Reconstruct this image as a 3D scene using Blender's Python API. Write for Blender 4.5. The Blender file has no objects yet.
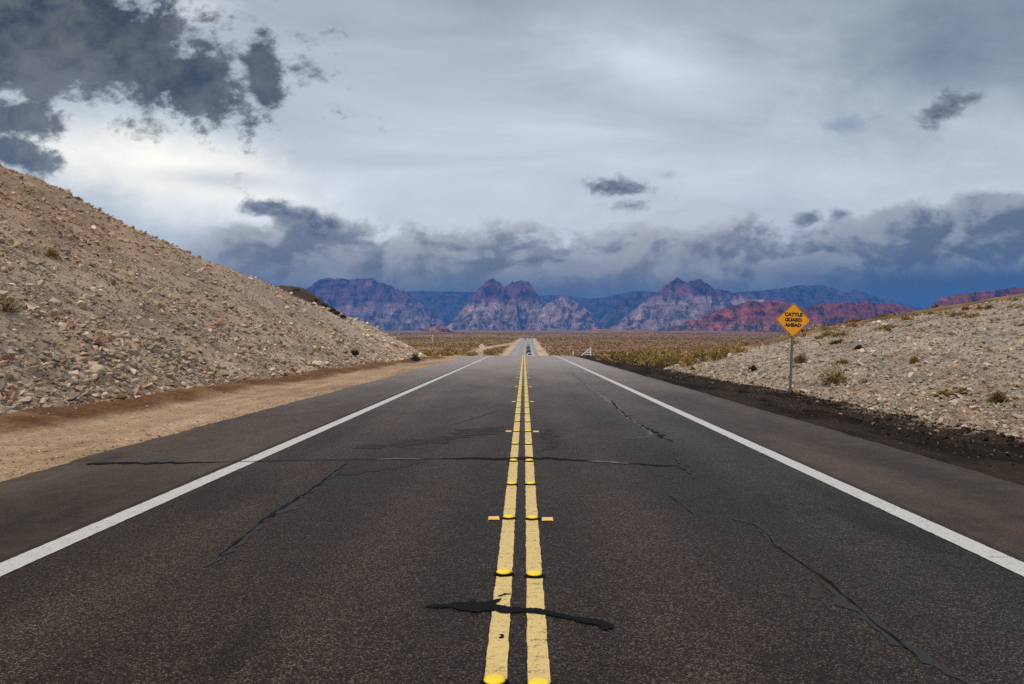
import bpy, math, random
import numpy as np
from mathutils import Matrix, Vector

random.seed(7)
rng = np.random.default_rng(7)
scene = bpy.context.scene
COL = scene.collection
R = math.radians

# ------------------------------------------------------------------ camera
F = 796.0                      # focal length in pixels of a 1024 wide picture (28 mm lens)
CAM = np.array([0.033, 0.0, 1.63])
YAW = math.atan(12.0 / F)
PITCH = -math.atan(1.0 / F)
cam_data = bpy.data.cameras.new('camera')
cam_data.sensor_width = 36.0
cam_data.lens = 36.0 * F / 1024.0
cam_data.clip_start = 0.05
cam_data.clip_end = 60000.0
cam = bpy.data.objects.new('camera', cam_data)
COL.objects.link(cam)
cam.location = CAM
cam.rotation_euler = (R(90) + PITCH, 0, YAW)
scene.camera = cam
CAMROT = np.array(cam.rotation_euler.to_matrix())


def ray(px, py):
    d = CAMROT @ np.array([(px - 512.0) / F, (342.0 - py) / F, -1.0])
    return d / d[1]            # per metre along +Y


# ------------------------------------------------------------------ object helpers
def tag(o, label=None, cat=None, group=None, kind=None):
    if label: o['label'] = label
    if cat: o['category'] = cat
    if group: o['group'] = group
    if kind: o['kind'] = kind
    return o


def empty(name, loc=(0, 0, 0), rz=0.0):
    o = bpy.data.objects.new(name, None)
    o.empty_display_size = 0.2
    o.location = loc
    o.rotation_euler = (0, 0, rz)
    COL.objects.link(o)
    return o


def np_mesh(name, verts, faces, mats, tint=None, smooth=True, fmat=None):
    """verts (N,3), faces (M,3) or (M,4) or a list of such arrays."""
    me = bpy.data.meshes.new(name)
    if not isinstance(faces, (list, tuple)):
        faces = [faces]
    faces = [np.asarray(f, dtype=np.int32) for f in faces if len(f)]
    verts = np.asarray(verts, dtype=np.float32)
    me.vertices.add(len(verts))
    me.vertices.foreach_set('co', verts.ravel())
    loops = np.concatenate([f.ravel() for f in faces])
    sizes = np.concatenate([np.full(len(f), f.shape[1], np.int32) for f in faces])
    starts = np.concatenate([[0], np.cumsum(sizes)[:-1]]).astype(np.int32)
    me.loops.add(len(loops))
    me.loops.foreach_set('vertex_index', loops)
    me.polygons.add(len(sizes))
    me.polygons.foreach_set('loop_start', starts)
    me.polygons.foreach_set('loop_total', sizes)
    me.polygons.foreach_set('use_smooth', np.full(len(sizes), smooth, bool))
    if fmat is not None:
        me.polygons.foreach_set('material_index', np.asarray(fmat, np.int32))
    if tint is not None:
        a = me.attributes.new('tint', 'FLOAT_COLOR', 'POINT')
        t = np.ones((len(verts), 4), np.float32)
        t[:, :3] = tint
        a.data.foreach_set('color', t.ravel())
    for m in (mats if isinstance(mats, (list, tuple)) else [mats]):
        me.materials.append(m)
    me.update()
    me.validate()
    return me


def link(name, me, parent=None, loc=None):
    o = bpy.data.objects.new(name, me)
    COL.objects.link(o)
    if parent is not None:
        o.parent = parent
    if loc is not None:
        o.location = loc
    return o


class MB:
    """collects simple shapes for ONE mesh object."""
    def __init__(self):
        self.v, self.f = [], []

    def add(self, vs, fs):
        b = len(self.v)
        self.v += [tuple(map(float, p)) for p in vs]
        self.f += [tuple(i + b for i in f) for f in fs]

    def box(self, c, s, rot=None):
        vs = [Vector(((i & 1) - .5, ((i >> 1) & 1) - .5, ((i >> 2) & 1) - .5)) for i in range(8)]
        vs = [Vector((p.x * s[0], p.y * s[1], p.z * s[2])) for p in vs]
        if rot is not None:
            vs = [rot @ p for p in vs]
        self.add([p + Vector(c) for p in vs],
                 [(0, 2, 3, 1), (4, 5, 7, 6), (0, 1, 5, 4), (2, 6, 7, 3), (0, 4, 6, 2), (1, 3, 7, 5)])

    def tube(self, a, b, r, n=10, r2=None):
        a, b = Vector(a), Vector(b)
        d = (b - a).normalized()
        x = d.orthogonal().normalized()
        y = d.cross(x)
        r2 = r if r2 is None else r2
        vs = [a + (x * math.cos(t) + y * math.sin(t)) * r for t in [2 * math.pi * k / n for k in range(n)]]
        vs += [b + (x * math.cos(t) + y * math.sin(t)) * r2 for t in [2 * math.pi * k / n for k in range(n)]]
        fs = [(k, (k + 1) % n, n + (k + 1) % n, n + k) for k in range(n)]
        fs += [tuple(range(n - 1, -1, -1)), tuple(range(n, 2 * n))]
        self.add(vs, fs)

    def loft(self, rings):
        n = len(rings[0])
        vs = [p for r in rings for p in r]
        fs = []
        for k in range(len(rings) - 1):
            for i in range(n):
                j = (i + 1) % n
                fs.append((k * n + i, k * n + j, (k + 1) * n + j, (k + 1) * n + i))
        fs += [tuple(range(n - 1, -1, -1)), tuple(range((len(rings) - 1) * n, len(rings) * n))]
        self.add(vs, fs)

    def build(self, name, mat, parent=None, smooth=False):
        me = bpy.data.meshes.new(name)
        me.from_pydata(self.v, [], self.f)
        me.materials.append(mat)
        if smooth:
            me.polygons.foreach_set('use_smooth', [True] * len(me.polygons))
        me.update()
        import bmesh
        bm = bmesh.new(); bm.from_mesh(me)
        bmesh.ops.recalc_face_normals(bm, faces=bm.faces)
        bm.to_mesh(me); bm.free()
        return link(name, me, parent)


def copy_tree(o, parent=None):
    c = o.copy()
    COL.objects.link(c)
    if parent is not None:
        c.parent = parent
    for ch in list(o.children):
        copy_tree(ch, c)
    return c


# ------------------------------------------------------------------ noise
def _hash(ix, iy, seed):
    h = (ix.astype(np.int64) * 374761393 + iy.astype(np.int64) * 668265263 + seed * 982451653) & 0xFFFFFFFF
    h = ((h ^ (h >> 13)) * 1274126177) & 0xFFFFFFFF
    h = (h ^ (h >> 16)) & 0xFFFFFFFF
    return h / 4294967295.0


def vnoise(x, y, seed=0):
    x = np.asarray(x, float); y = np.asarray(y, float)
    ix, iy = np.floor(x), np.floor(y)
    fx, fy = x - ix, y - iy
    fx = fx * fx * fx * (fx * (fx * 6 - 15) + 10)
    fy = fy * fy * fy * (fy * (fy * 6 - 15) + 10)
    ix = ix.astype(np.int64); iy = iy.astype(np.int64)
    a = _hash(ix, iy, seed); b = _hash(ix + 1, iy, seed)
    c = _hash(ix, iy + 1, seed); d = _hash(ix + 1, iy + 1, seed)
    return (a + (b - a) * fx + (c - a) * fy + (a - b - c + d) * fx * fy) * 2 - 1


def fbm(x, y, seed=0, octv=4, gain=.5, lac=2.03):
    s, amp, t = 0.0, 1.0, 0.0
    for k in range(octv):
        s = s + vnoise(x, y, seed + k * 17) * amp
        t += amp
        amp *= gain
        x = x * lac + 13.7; y = y * lac - 7.1
    return s / t


def ridged(x, y, seed=0, octv=3):
    s, amp, t = 0.0, 1.0, 0.0
    for k in range(octv):
        s = s + (1 - np.abs(vnoise(x, y, seed + k * 31))) * amp
        t += amp
        amp *= .5
        x = x * 2.1 + 5.2; y = y * 2.1 + 1.3
    return s / t


def sstep(a, b, x):
    t = np.clip((np.asarray(x, float) - a) / (b - a), 0, 1)
    return t * t * (3 - 2 * t)


def pchip(xs, ys):
    xs, ys = np.array(xs, float), np.array(ys, float)
    h = np.diff(xs); dl = np.diff(ys) / h
    m = np.zeros(len(xs))
    for i in range(1, len(xs) - 1):
        if dl[i - 1] * dl[i] > 0:
            w1, w2 = 2 * h[i] + h[i - 1], h[i] + 2 * h[i - 1]
            m[i] = (w1 + w2) / (w1 / dl[i - 1] + w2 / dl[i])
    m[0], m[-1] = dl[0], dl[-1]

    def f(x):
        x = np.asarray(x, float)
        i = np.clip(np.searchsorted(xs, x) - 1, 0, len(xs) - 2)
        t = np.clip((x - xs[i]) / h[i], 0, 1)
        return ((1 + 2 * t) * (1 - t) ** 2 * ys[i] + t * (1 - t) ** 2 * h[i] * m[i]
                + t * t * (3 - 2 * t) * ys[i + 1] + t * t * (t - 1) * h[i] * m[i + 1])
    return f


# ------------------------------------------------------------------ terrain functions
_prof = pchip([-60, 0, 60, 70, 85, 100, 109, 130, 180, 230, 265, 290, 330, 400, 600, 950, 1010, 1120, 1300, 2000, 4000, 7000, 15000],
              [0, 0, -.001, -.002, -.054, -.21, -.355, -.84, -2.2, -3.55, -4.05, -4.05, -3.7, -2.85, -.1, 4.7, 5.2, 4.4, 6.0, 19, 47, 88, 150])


def prof(y):
    return _prof(y)


def road_cx(y):
    y = np.asarray(y, float)
    return 4.6 * np.clip((y - 250) / 700, 0, 3) ** 1.5


_crest = pchip([-60, 10, 25, 41, 54, 67, 74.5, 79, 84, 95], [25, 20.5, 16.2, 12.0, 7.7, 5.4, 3.7, 1.5, 0.0, -.6])


def toe_left(y):
    return 10.7 - 1.2 * sstep(25, 75, y) + .35 * vnoise(np.asarray(y) * .18, 0.0, 5) + .15 * vnoise(np.asarray(y) * .9, 3.0, 6)


def toe_right(y):
    return 8.3 + .30 * np.clip(np.asarray(y, float) - 46, 0, None) + .25 * vnoise(np.asarray(y) * .22, 9.0, 8) + .12 * vnoise(np.asarray(y) * 1.1, 2.0, 9)


def ground(x, y):
    """height, and the zone weights, of the one terrain sheet"""
    x = np.asarray(x, float); y = np.asarray(y, float)
    base = prof(y)
    cx = road_cx(y)
    xr = x - cx
    near = 1 - sstep(110, 160, y)
    # left cut slope
    tl = toe_left(y)
    run = np.clip(-x - tl, 0, None)
    crest = _crest(y) + .35 * fbm(x * .25, y * .25, 3, 3)
    plane = .65 * run
    k = .8
    hl = -k * np.log(np.exp(-np.clip(plane, 0, 60) / k) + np.exp(-np.clip(crest, -5, 60) / k))
    hl = np.clip(np.where(run > 0, hl, 0), -.4, None)
    wl = sstep(0, 1.5, run) * (1 - sstep(80, 90, y))
    rough = (.26 * fbm(x * .55, y * .55, 11, 4) + .20 * (ridged(x * .9 + y * .2, y * 1.3, 21, 3) - .5)
             + .10 * fbm(x * 2.2, y * 2.2, 15, 2))
    hl = hl * (1 - sstep(82, 92, y)) + rough * wl
    # brown berm at the toe
    mid = tl - 1.0
    berm_w = np.exp(-((-x - mid) / .75) ** 2) * (1 - sstep(74, 86, y))
    hb = .24 * berm_w * (1 + .4 * fbm(x * 1.5, y * .8, 41, 3))
    # right gravel bank
    tr = toe_right(y)
    runr = np.clip(x - tr, 0, None)
    pr = .205 * runr * (1 + .15 * sstep(48, 85, y))
    cap = 14.0
    hr = cap * (1 - np.exp(-pr / cap * 1.15)) * (1 - sstep(120, 190, y))
    wr = sstep(0, 1.2, runr) * (1 - sstep(130, 190, y))
    hr = hr + wr * (.45 * sstep(44, 60, y) * fbm(x * .14, y * .14, 57, 3) + .10 * fbm(x * .35, y * .35, 51, 3) + .07 * fbm(x * 1.3, y * 1.3, 61, 3))
    # dark gravel windrow on the right
    hd = .05 * np.exp(-((x - (tr - .35)) / .3) ** 2) * (1 - sstep(70, 100, y)) * (1 + vnoise(x * 2, y * 2, 71))
    # hump behind the cut, far rolling ground
    hump = 13.0 * np.exp(-((x + 44) / 9.0) ** 2 / 2 - ((y - 150) / 24.0) ** 2 / 2)
    hump = hump * (1 + .12 * fbm(x * .12, y * .12, 77, 3))
    off = sstep(7, 40, np.abs(xr))
    roll = off * sstep(90, 300, y) * (.55 * fbm(x * .02, y * .02, 81, 3) + .18 * fbm(x * .15, y * .15, 83, 2))
    far = sstep(900, 2500, y) * (6.0 * fbm(x * .0035, y * .0016, 91, 3) + 10 * fbm(x * .0011, y * .0007, 93, 2) * sstep(2000, 4500, y))
    far = far * np.where(np.abs(xr) < 14, sstep(1000, 1200, y), 1)
    edge = sstep(5.4, 6.6, np.abs(xr))
    micro = .012 * edge * fbm(x * 2.0, y * 1.0, 97, 3) * near + .008 * vnoise(x * 5, y * 5, 99) * edge * near
    # pavement bed sits lower than the pavement itself
    left_edge, right_edge = 6.12, 5.64
    bed = np.where((xr > -left_edge + .05) & (xr < right_edge - .05), -.09, -.012)
    z = base + hl + hb + hr + hd + hump + roll + far + micro + bed
    return z


def hit(px, py, t0=4.0, t1=9000.0):
    """where a sight line meets the terrain"""
    d = ray(px, py)
    ts = np.exp(np.linspace(math.log(t0), math.log(t1), 6000))
    P = CAM[None, :] + ts[:, None] * d[None, :]
    below = P[:, 2] < ground(P[:, 0], P[:, 1])
    i = int(np.argmax(below)) if below.any() else len(ts) - 1
    p = P[i]
    return float(p[0]), float(p[1]), float(ground(p[0], p[1]))


def flat(px, py):
    """where a sight line meets the (level) road"""
    d = ray(px, py)
    t = -CAM[2] / d[2]
    return float(CAM[0] + t * d[0]), float(t)


# ------------------------------------------------------------------ node helpers
class NT:
    def __init__(self, tree):
        self.t = tree
        self.n = tree.nodes
        self.l = tree.links

    def new(self, kind, **kw):
        n = self.n.new(kind)
        for k, v in kw.items():
            setattr(n, k, v)
        return n

    def put(self, sock, v):
        if isinstance(v, bpy.types.NodeSocket):
            self.l.new(v, sock)
        elif v is not None:
            if isinstance(v, (tuple, list)) and len(v) == 3 and sock.type == 'RGBA':
                v = (*v, 1)
            sock.default_value = v

    def m(self, op, a, b=None, c=None, clamp=False):
        n = self.new('ShaderNodeMath', operation=op, use_clamp=clamp)
        self.put(n.inputs[0], a)
        if b is not None: self.put(n.inputs[1], b)
        if c is not None: self.put(n.inputs[2], c)
        return n.outputs[0]

    def add(self, a, b): return self.m('ADD', a, b)
    def sub(self, a, b): return self.m('SUBTRACT', a, b)
    def mul(self, a, b): return self.m('MULTIPLY', a, b)

    def ss(self, x, a, b, lo=0.0, hi=1.0):
        n = self.new('ShaderNodeMapRange', interpolation_type='SMOOTHSTEP')
        self.put(n.inputs['Value'], x)
        self.put(n.inputs['From Min'], a); self.put(n.inputs['From Max'], b)
        self.put(n.inputs['To Min'], lo); self.put(n.inputs['To Max'], hi)
        return n.outputs['Result']

    def lin(self, x, a, b, lo=0.0, hi=1.0):
        n = self.new('ShaderNodeMapRange')
        self.put(n.inputs['Value'], x)
        self.put(n.inputs['From Min'], a); self.put(n.inputs['From Max'], b)
        self.put(n.inputs['To Min'], lo); self.put(n.inputs['To Max'], hi)
        return n.outputs['Result']

    def mix(self, f, a, b, blend='MIX'):
        n = self.new('ShaderNodeMix', data_type='RGBA', blend_type=blend)
        self.put(n.inputs[0], f); self.put(n.inputs[6], a); self.put(n.inputs[7], b)
        return n.outputs[2]

    def noise(self, vec, scale, detail=3.0, rough=.5, dist=0.0):
        n = self.new('ShaderNodeTexNoise')
        if vec is not None: self.put(n.inputs['Vector'], vec)
        self.put(n.inputs['Scale'], scale); self.put(n.inputs['Detail'], detail)
        self.put(n.inputs['Roughness'], rough); self.put(n.inputs['Distortion'], dist)
        return n.outputs['Fac']

    def voro(self, vec, scale, feature='F1', out='Distance'):
        n = self.new('ShaderNodeTexVoronoi', feature=feature)
        if vec is not None: self.put(n.inputs['Vector'], vec)
        self.put(n.inputs['Scale'], scale)
        return n.outputs[out]

    def xyz(self, v):
        n = self.new('ShaderNodeSeparateXYZ')
        self.put(n.inputs[0], v)
        return n.outputs

    def comb(self, x, y, z):
        n = self.new('ShaderNodeCombineXYZ')
        for s, v in zip(n.inputs, (x, y, z)): self.put(s, v)
        return n.outputs[0]

    def scale(self, v, s):
        n = self.new('ShaderNodeVectorMath', operation='MULTIPLY')
        self.put(n.inputs[0], v); n.inputs[1].default_value = s
        return n.outputs[0]

    def bump(self, h, strength, dist):
        n = self.new('ShaderNodeBump')
        n.inputs['Strength'].default_value = strength
        n.inputs['Distance'].default_value = dist
        self.put(n.inputs['Height'], h)
        return n.outputs[0]


def new_mat(name):
    m = bpy.data.materials.new(name)
    m.use_nodes = True
    t = NT(m.node_tree)
    b = t.n['Principled BSDF']
    return m, t, b


def position(t):
    return t.new('ShaderNodeNewGeometry').outputs['Position']


def simple_mat(name, col, rough=.6, metal=0.0, var=.15, vscale=6.0, spec=.4):
    m, t, b = new_mat(name)
    p = t.new('ShaderNodeTexCoord').outputs['Object']
    n = t.noise(p, vscale, 4, .6)
    t.put(b.inputs['Base Color'], t.mix(n, tuple(c * (1 - var) for c in col), tuple(min(1, c * (1 + var)) for c in col)))
    t.put(b.inputs['Roughness'], t.lin(n, 0, 1, max(0, rough - .1), min(1, rough + .1)))
    b.inputs['Metallic'].default_value = metal
    b.inputs['Specular IOR Level'].default_value = spec
    return m


def tint_mat(name, rough=.9, lo=.6, hi=1.45, scales=(1.3, 9, 45), bumps=(.06, .02), spec=.04):
    """earth and stone: the tint attribute is the material's own colour, broken up by noise"""
    m, t, b = new_mat(name)
    p = position(t)
    a = t.new('ShaderNodeAttribute', attribute_name='tint').outputs['Color']
    n1 = t.noise(p, scales[0], 4, .6)
    n2 = t.noise(p, scales[1], 4, .65)
    n3 = t.noise(p, scales[2], 2, .6)
    f = t.add(t.mul(n1, .25), t.add(t.mul(n2, .4), t.mul(n3, .35)))
    k = t.lin(f, .36, .64, lo, hi)
    c = t.mix(1.0, a, t.comb(k, k, k), 'MULTIPLY')
    # warm and cool grains
    w = t.noise(p, scales[1] * 2.3, 2, .5)
    c = t.mix(t.ss(w, .52, .66), c, t.mix(1.0, c, (1.16, .98, .82), 'MULTIPLY'))
    t.put(b.inputs['Base Color'], c)
    b.inputs['Roughness'].default_value = rough
    b.inputs['Specular IOR Level'].default_value = spec
    h = t.add(t.mul(n2, 1.0), t.mul(n3, .5))
    t.put(b.inputs['Normal'], t.bump(h, .8, bumps[0]))
    return m


# ------------------------------------------------------------------ materials
MAT_EARTH = tint_mat('earth', lo=.50, hi=1.55)
MAT_STONE = tint_mat('stone', lo=.72, hi=1.25, scales=(3, 22, 90), bumps=(.02, .01))
MAT_PLAIN = tint_mat('plain_earth', lo=.55, hi=1.5, scales=(.004, .03, .22), bumps=(.3, .1))


def leaf_mat(name):
    m, t, b = new_mat(name)
    a = t.new('ShaderNodeAttribute', attribute_name='tint').outputs['Color']
    t.put(b.inputs['Base Color'], a)
    b.inputs['Roughness'].default_value = .85
    b.inputs['Specular IOR Level'].default_value = .15
    return m


MAT_LEAF = leaf_mat('dry_leaf')


def asphalt_mat():
    m, t, b = new_mat('asphalt')
    p = position(t)
    x, y, z = t.xyz(p)
    grain = t.voro(p, 120, 'F1', 'Color')
    g = t.xyz(grain)[0]
    g2 = t.noise(p, 210, 2, .6)
    g3 = t.noise(p, 42, 3, .6)
    big = t.noise(t.scale(p, (.55, .16, 1)), 1.0, 4, .6)
    mid = t.noise(p, 3.2, 5, .65)
    f = t.add(t.mul(g, .55), t.add(t.mul(g2, .25), t.mul(g3, .20)))
    c = t.new('ShaderNodeValToRGB')
    t.put(c.inputs[0], f)
    r = c.color_ramp
    r.elements[0].position = .22; r.elements[0].color = (.006, .0048, .004, 1)
    r.elements[1].position = .84; r.elements[1].color = (.27, .222, .19, 1)
    e = r.elements.new(.50); e.color = (.026, .0205, .0170, 1)
    e = r.elements.new(.66); e.color = (.062, .050, .043, 1)
    col = c.outputs[0]
    # the right lane is a cooler, older mix than the left one
    right = t.ss(t.add(x, t.mul(t.sub(mid, .5), 1.2)), .9, 2.6)
    col = t.mix(1.0, col, t.mix(right, (1.14, .96, .83), (.98, .94, .91)), 'MULTIPLY')
    # smoother, browner shoulders
    ax = t.m('ABSOLUTE', x)
    sh = t.ss(t.add(ax, t.mul(t.sub(mid, .5), .10)), 3.72, 3.86)
    shc = t.mix(f, (.025, .0175, .0130), (.170, .124, .092))
    shc = t.mix(t.ss(mid, .35, .7), shc, t.mix(1.0, shc, (1.2, 1.12, 1.05), 'MULTIPLY'))
    shb = t.noise(t.scale(p, (.5, .12, 1)), 1.1, 5, .65)
    shc = t.mix(t.ss(shb, .42, .66), t.mix(1.0, shc, (.72, .70, .68), 'MULTIPLY'), shc)
    edge_d = t.ss(t.add(ax, t.mul(t.sub(mid, .5), .9)), 5.05, 6.1)
    shc = t.mix(t.mul(edge_d, .5), shc, (.16, .118, .085))
    shn = t.noise(t.scale(p, (1, .12, 1)), 9, 4, .6)
    shc = t.mix(t.ss(shn, .5, .72), shc, t.mix(1.0, shc, (1.35, 1.25, 1.15), 'MULTIPLY'))
    col = t.mix(sh, col, shc)
    # polished wheel paths and old stains
    wl = t.m('ABSOLUTE', t.sub(ax, 1.85))
    track = t.ss(t.m('ABSOLUTE', t.sub(wl, .85)), .55, .1)
    k = t.lin(t.add(t.mul(big, .65), t.mul(mid, .35)), .32, .68, .40, .98)
    k = t.mul(k, t.lin(track, 0, 1, .84, 1.20))
    dark = t.ss(t.noise(t.scale(p, (.9, .25, 1)), .8, 5, .7), .53, .68)
    k = t.mul(k, t.lin(dark, 0, 1, 1, .50))
    col = t.mix(1.0, col, t.comb(k, k, k), 'MULTIPLY')
    # grazing sheen painted into the colour towards the crest and beyond the cattle guard
    crest_sheen = t.mul(t.ss(t.add(y, t.mul(t.sub(big, .5), 26)), 5, 68), .84)
    col = t.mix(crest_sheen, col, t.mix(f, (.20, .176, .162), (.46, .41, .38)))
    far_sheen = t.ss(y, 100, 135)
    col = t.mix(far_sheen, col, t.mix(mid, (.22, .215, .215), (.33, .32, .315)))
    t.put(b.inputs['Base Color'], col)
    t.put(b.inputs['Roughness'], t.lin(t.add(t.mul(g3, .5), t.mul(big, .5)), .3, .7, .55, .75))
    b.inputs['Specular IOR Level'].default_value = .16
    t.put(b.inputs['Normal'], t.bump(t.add(t.mul(g, .6), t.mul(g2, .5)), .9, .008))
    return m


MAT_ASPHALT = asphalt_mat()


def paint_mat(name, c0, c1, wear0, wear1):
    m, t, b = new_mat(name)
    p = position(t)
    x, y, z = t.xyz(p)
    n = t.noise(p, 16, 6, .72)
    s = t.noise(p, 85, 3, .6)
    cr = t.noise(t.scale(p, (.35, 3.2, 1)), 7, 5, .7)
    w = t.add(t.mul(n, .35), t.add(t.mul(s, .35), t.mul(cr, .3)))
    f = t.ss(w, wear0, wear1)
    paint = t.mix(t.noise(p, 5, 5, .65), c0, c1)
    paint = t.mix(t.ss(s, .45, .75), paint, t.mix(1.0, paint, (.80, .78, .76), 'MULTIPLY'))
    t.put(b.inputs['Base Color'], t.mix(f, paint, (.032, .028, .025)))
    b.inputs['Roughness'].default_value = .68
    b.inputs['Specular IOR Level'].default_value = .35
    t.put(b.inputs['Normal'], t.bump(t.add(s, n), .5, .004))
    return m


MAT_WHITE_PAINT = paint_mat('white_road_paint', (.42, .42, .40), (.64, .64, .62), .515, .65)
MAT_YELLOW_PAINT = paint_mat('yellow_road_paint', (.60, .44, .155), (.74, .57, .25), .51, .64)
MAT_TAR = simple_mat('tar', (.006, .006, .0065), .8, 0, .4, 30, .08)
MAT_TAR_GREY = simple_mat('weathered_tar', (.034, .033, .036), .75, 0, .35, 40, .12)
MAT_TAR_STAIN = simple_mat('tar_stain', (.036, .029, .025), .8, 0, .5, 20, .08)
MAT_SILVER = simple_mat('bleached_sealant', (.13, .12, .115), .7, 0, .4, 30, .1)
MAT_MARKER = simple_mat('yellow_ceramic', (.92, .66, .015), .32, 0, .10, 40, .5)
MAT_PAD = simple_mat('bitumen_pad', (.006, .006, .006), .8, 0, .2, 40, .05)
MAT_LENS = simple_mat('amber_lens', (.90, .45, .03), .2, 0, .1, 60, .6)
MAT_MARK_BODY = simple_mat('pale_plastic', (.72, .52, .30), .45, 0, .15, 40)
MAT_SIGN = simple_mat('orange_sheeting', (.82, .345, .013), .42, 0, .08, 4, .5)
MAT_BLACK = simple_mat('black_sign_paint', (.012, .011, .010), .5, 0, .1)
MAT_STEEL = simple_mat('galvanised_steel', (.20, .19, .18), .55, .75, .2, 12)
MAT_ALU = simple_mat('bare_aluminium', (.50, .49, .47), .55, .35, .12, 8)
MAT_WHITE_WOOD = simple_mat('white_painted_wood', (.74, .72, .68), .6, 0, .12, 9)
MAT_POLE = simple_mat('pale_pole', (.72, .69, .64), .7, 0, .12, 3)
MAT_GLASS = simple_mat('dark_glass', (.015, .017, .02), .12, 0, .1, 3, .6)
MAT_RUBBER = simple_mat('tyre_rubber', (.018, .018, .018), .8, 0, .1)
MAT_RIM = simple_mat('wheel_alloy', (.5, .5, .5), .35, .8, .1)
MAT_RED_LAMP = simple_mat('red_lamp', (.42, .015, .012), .25, 0, .1)
MAT_CLEAR_LAMP = simple_mat('clear_lamp', (.75, .75, .72), .2, 0, .05)
MAT_PLATE = simple_mat('number_plate', (.6, .6, .6), .5, 0, .1)


# ------------------------------------------------------------------ terrain sheet
def grow(start, step, stop, g):
    out, s = [], step
    x = start
    while x < stop:
        s *= g
        x += s
        out.append(x)
    return out


xs = list(np.arange(0, 13, .125)) + list(np.arange(13, 45, .36))
xs = xs + grow(xs[-1], .36, 12500, 1.062)
XS = np.array(sorted(set([-v for v in xs] + xs)))
YS = np.array(list(np.arange(-60, -8, 4.0)) + list(np.arange(-8, 4, 1.0)) + list(np.arange(4, 30, .16)) + list(np.arange(30, 130, .36)))
YS = np.concatenate([YS, grow(YS[-1], .36, 14500, 1.03)])
GX, GY = np.meshgrid(XS, YS)
GZ = ground(GX, GY)
GROUND_MIN = float(GZ.min())
nx, ny = len(XS), len(YS)


def mixc(a, b, w):
    w = np.asarray(w)[..., None]
    return np.asarray(a) * (1 - w) + np.asarray(b) * w


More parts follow.
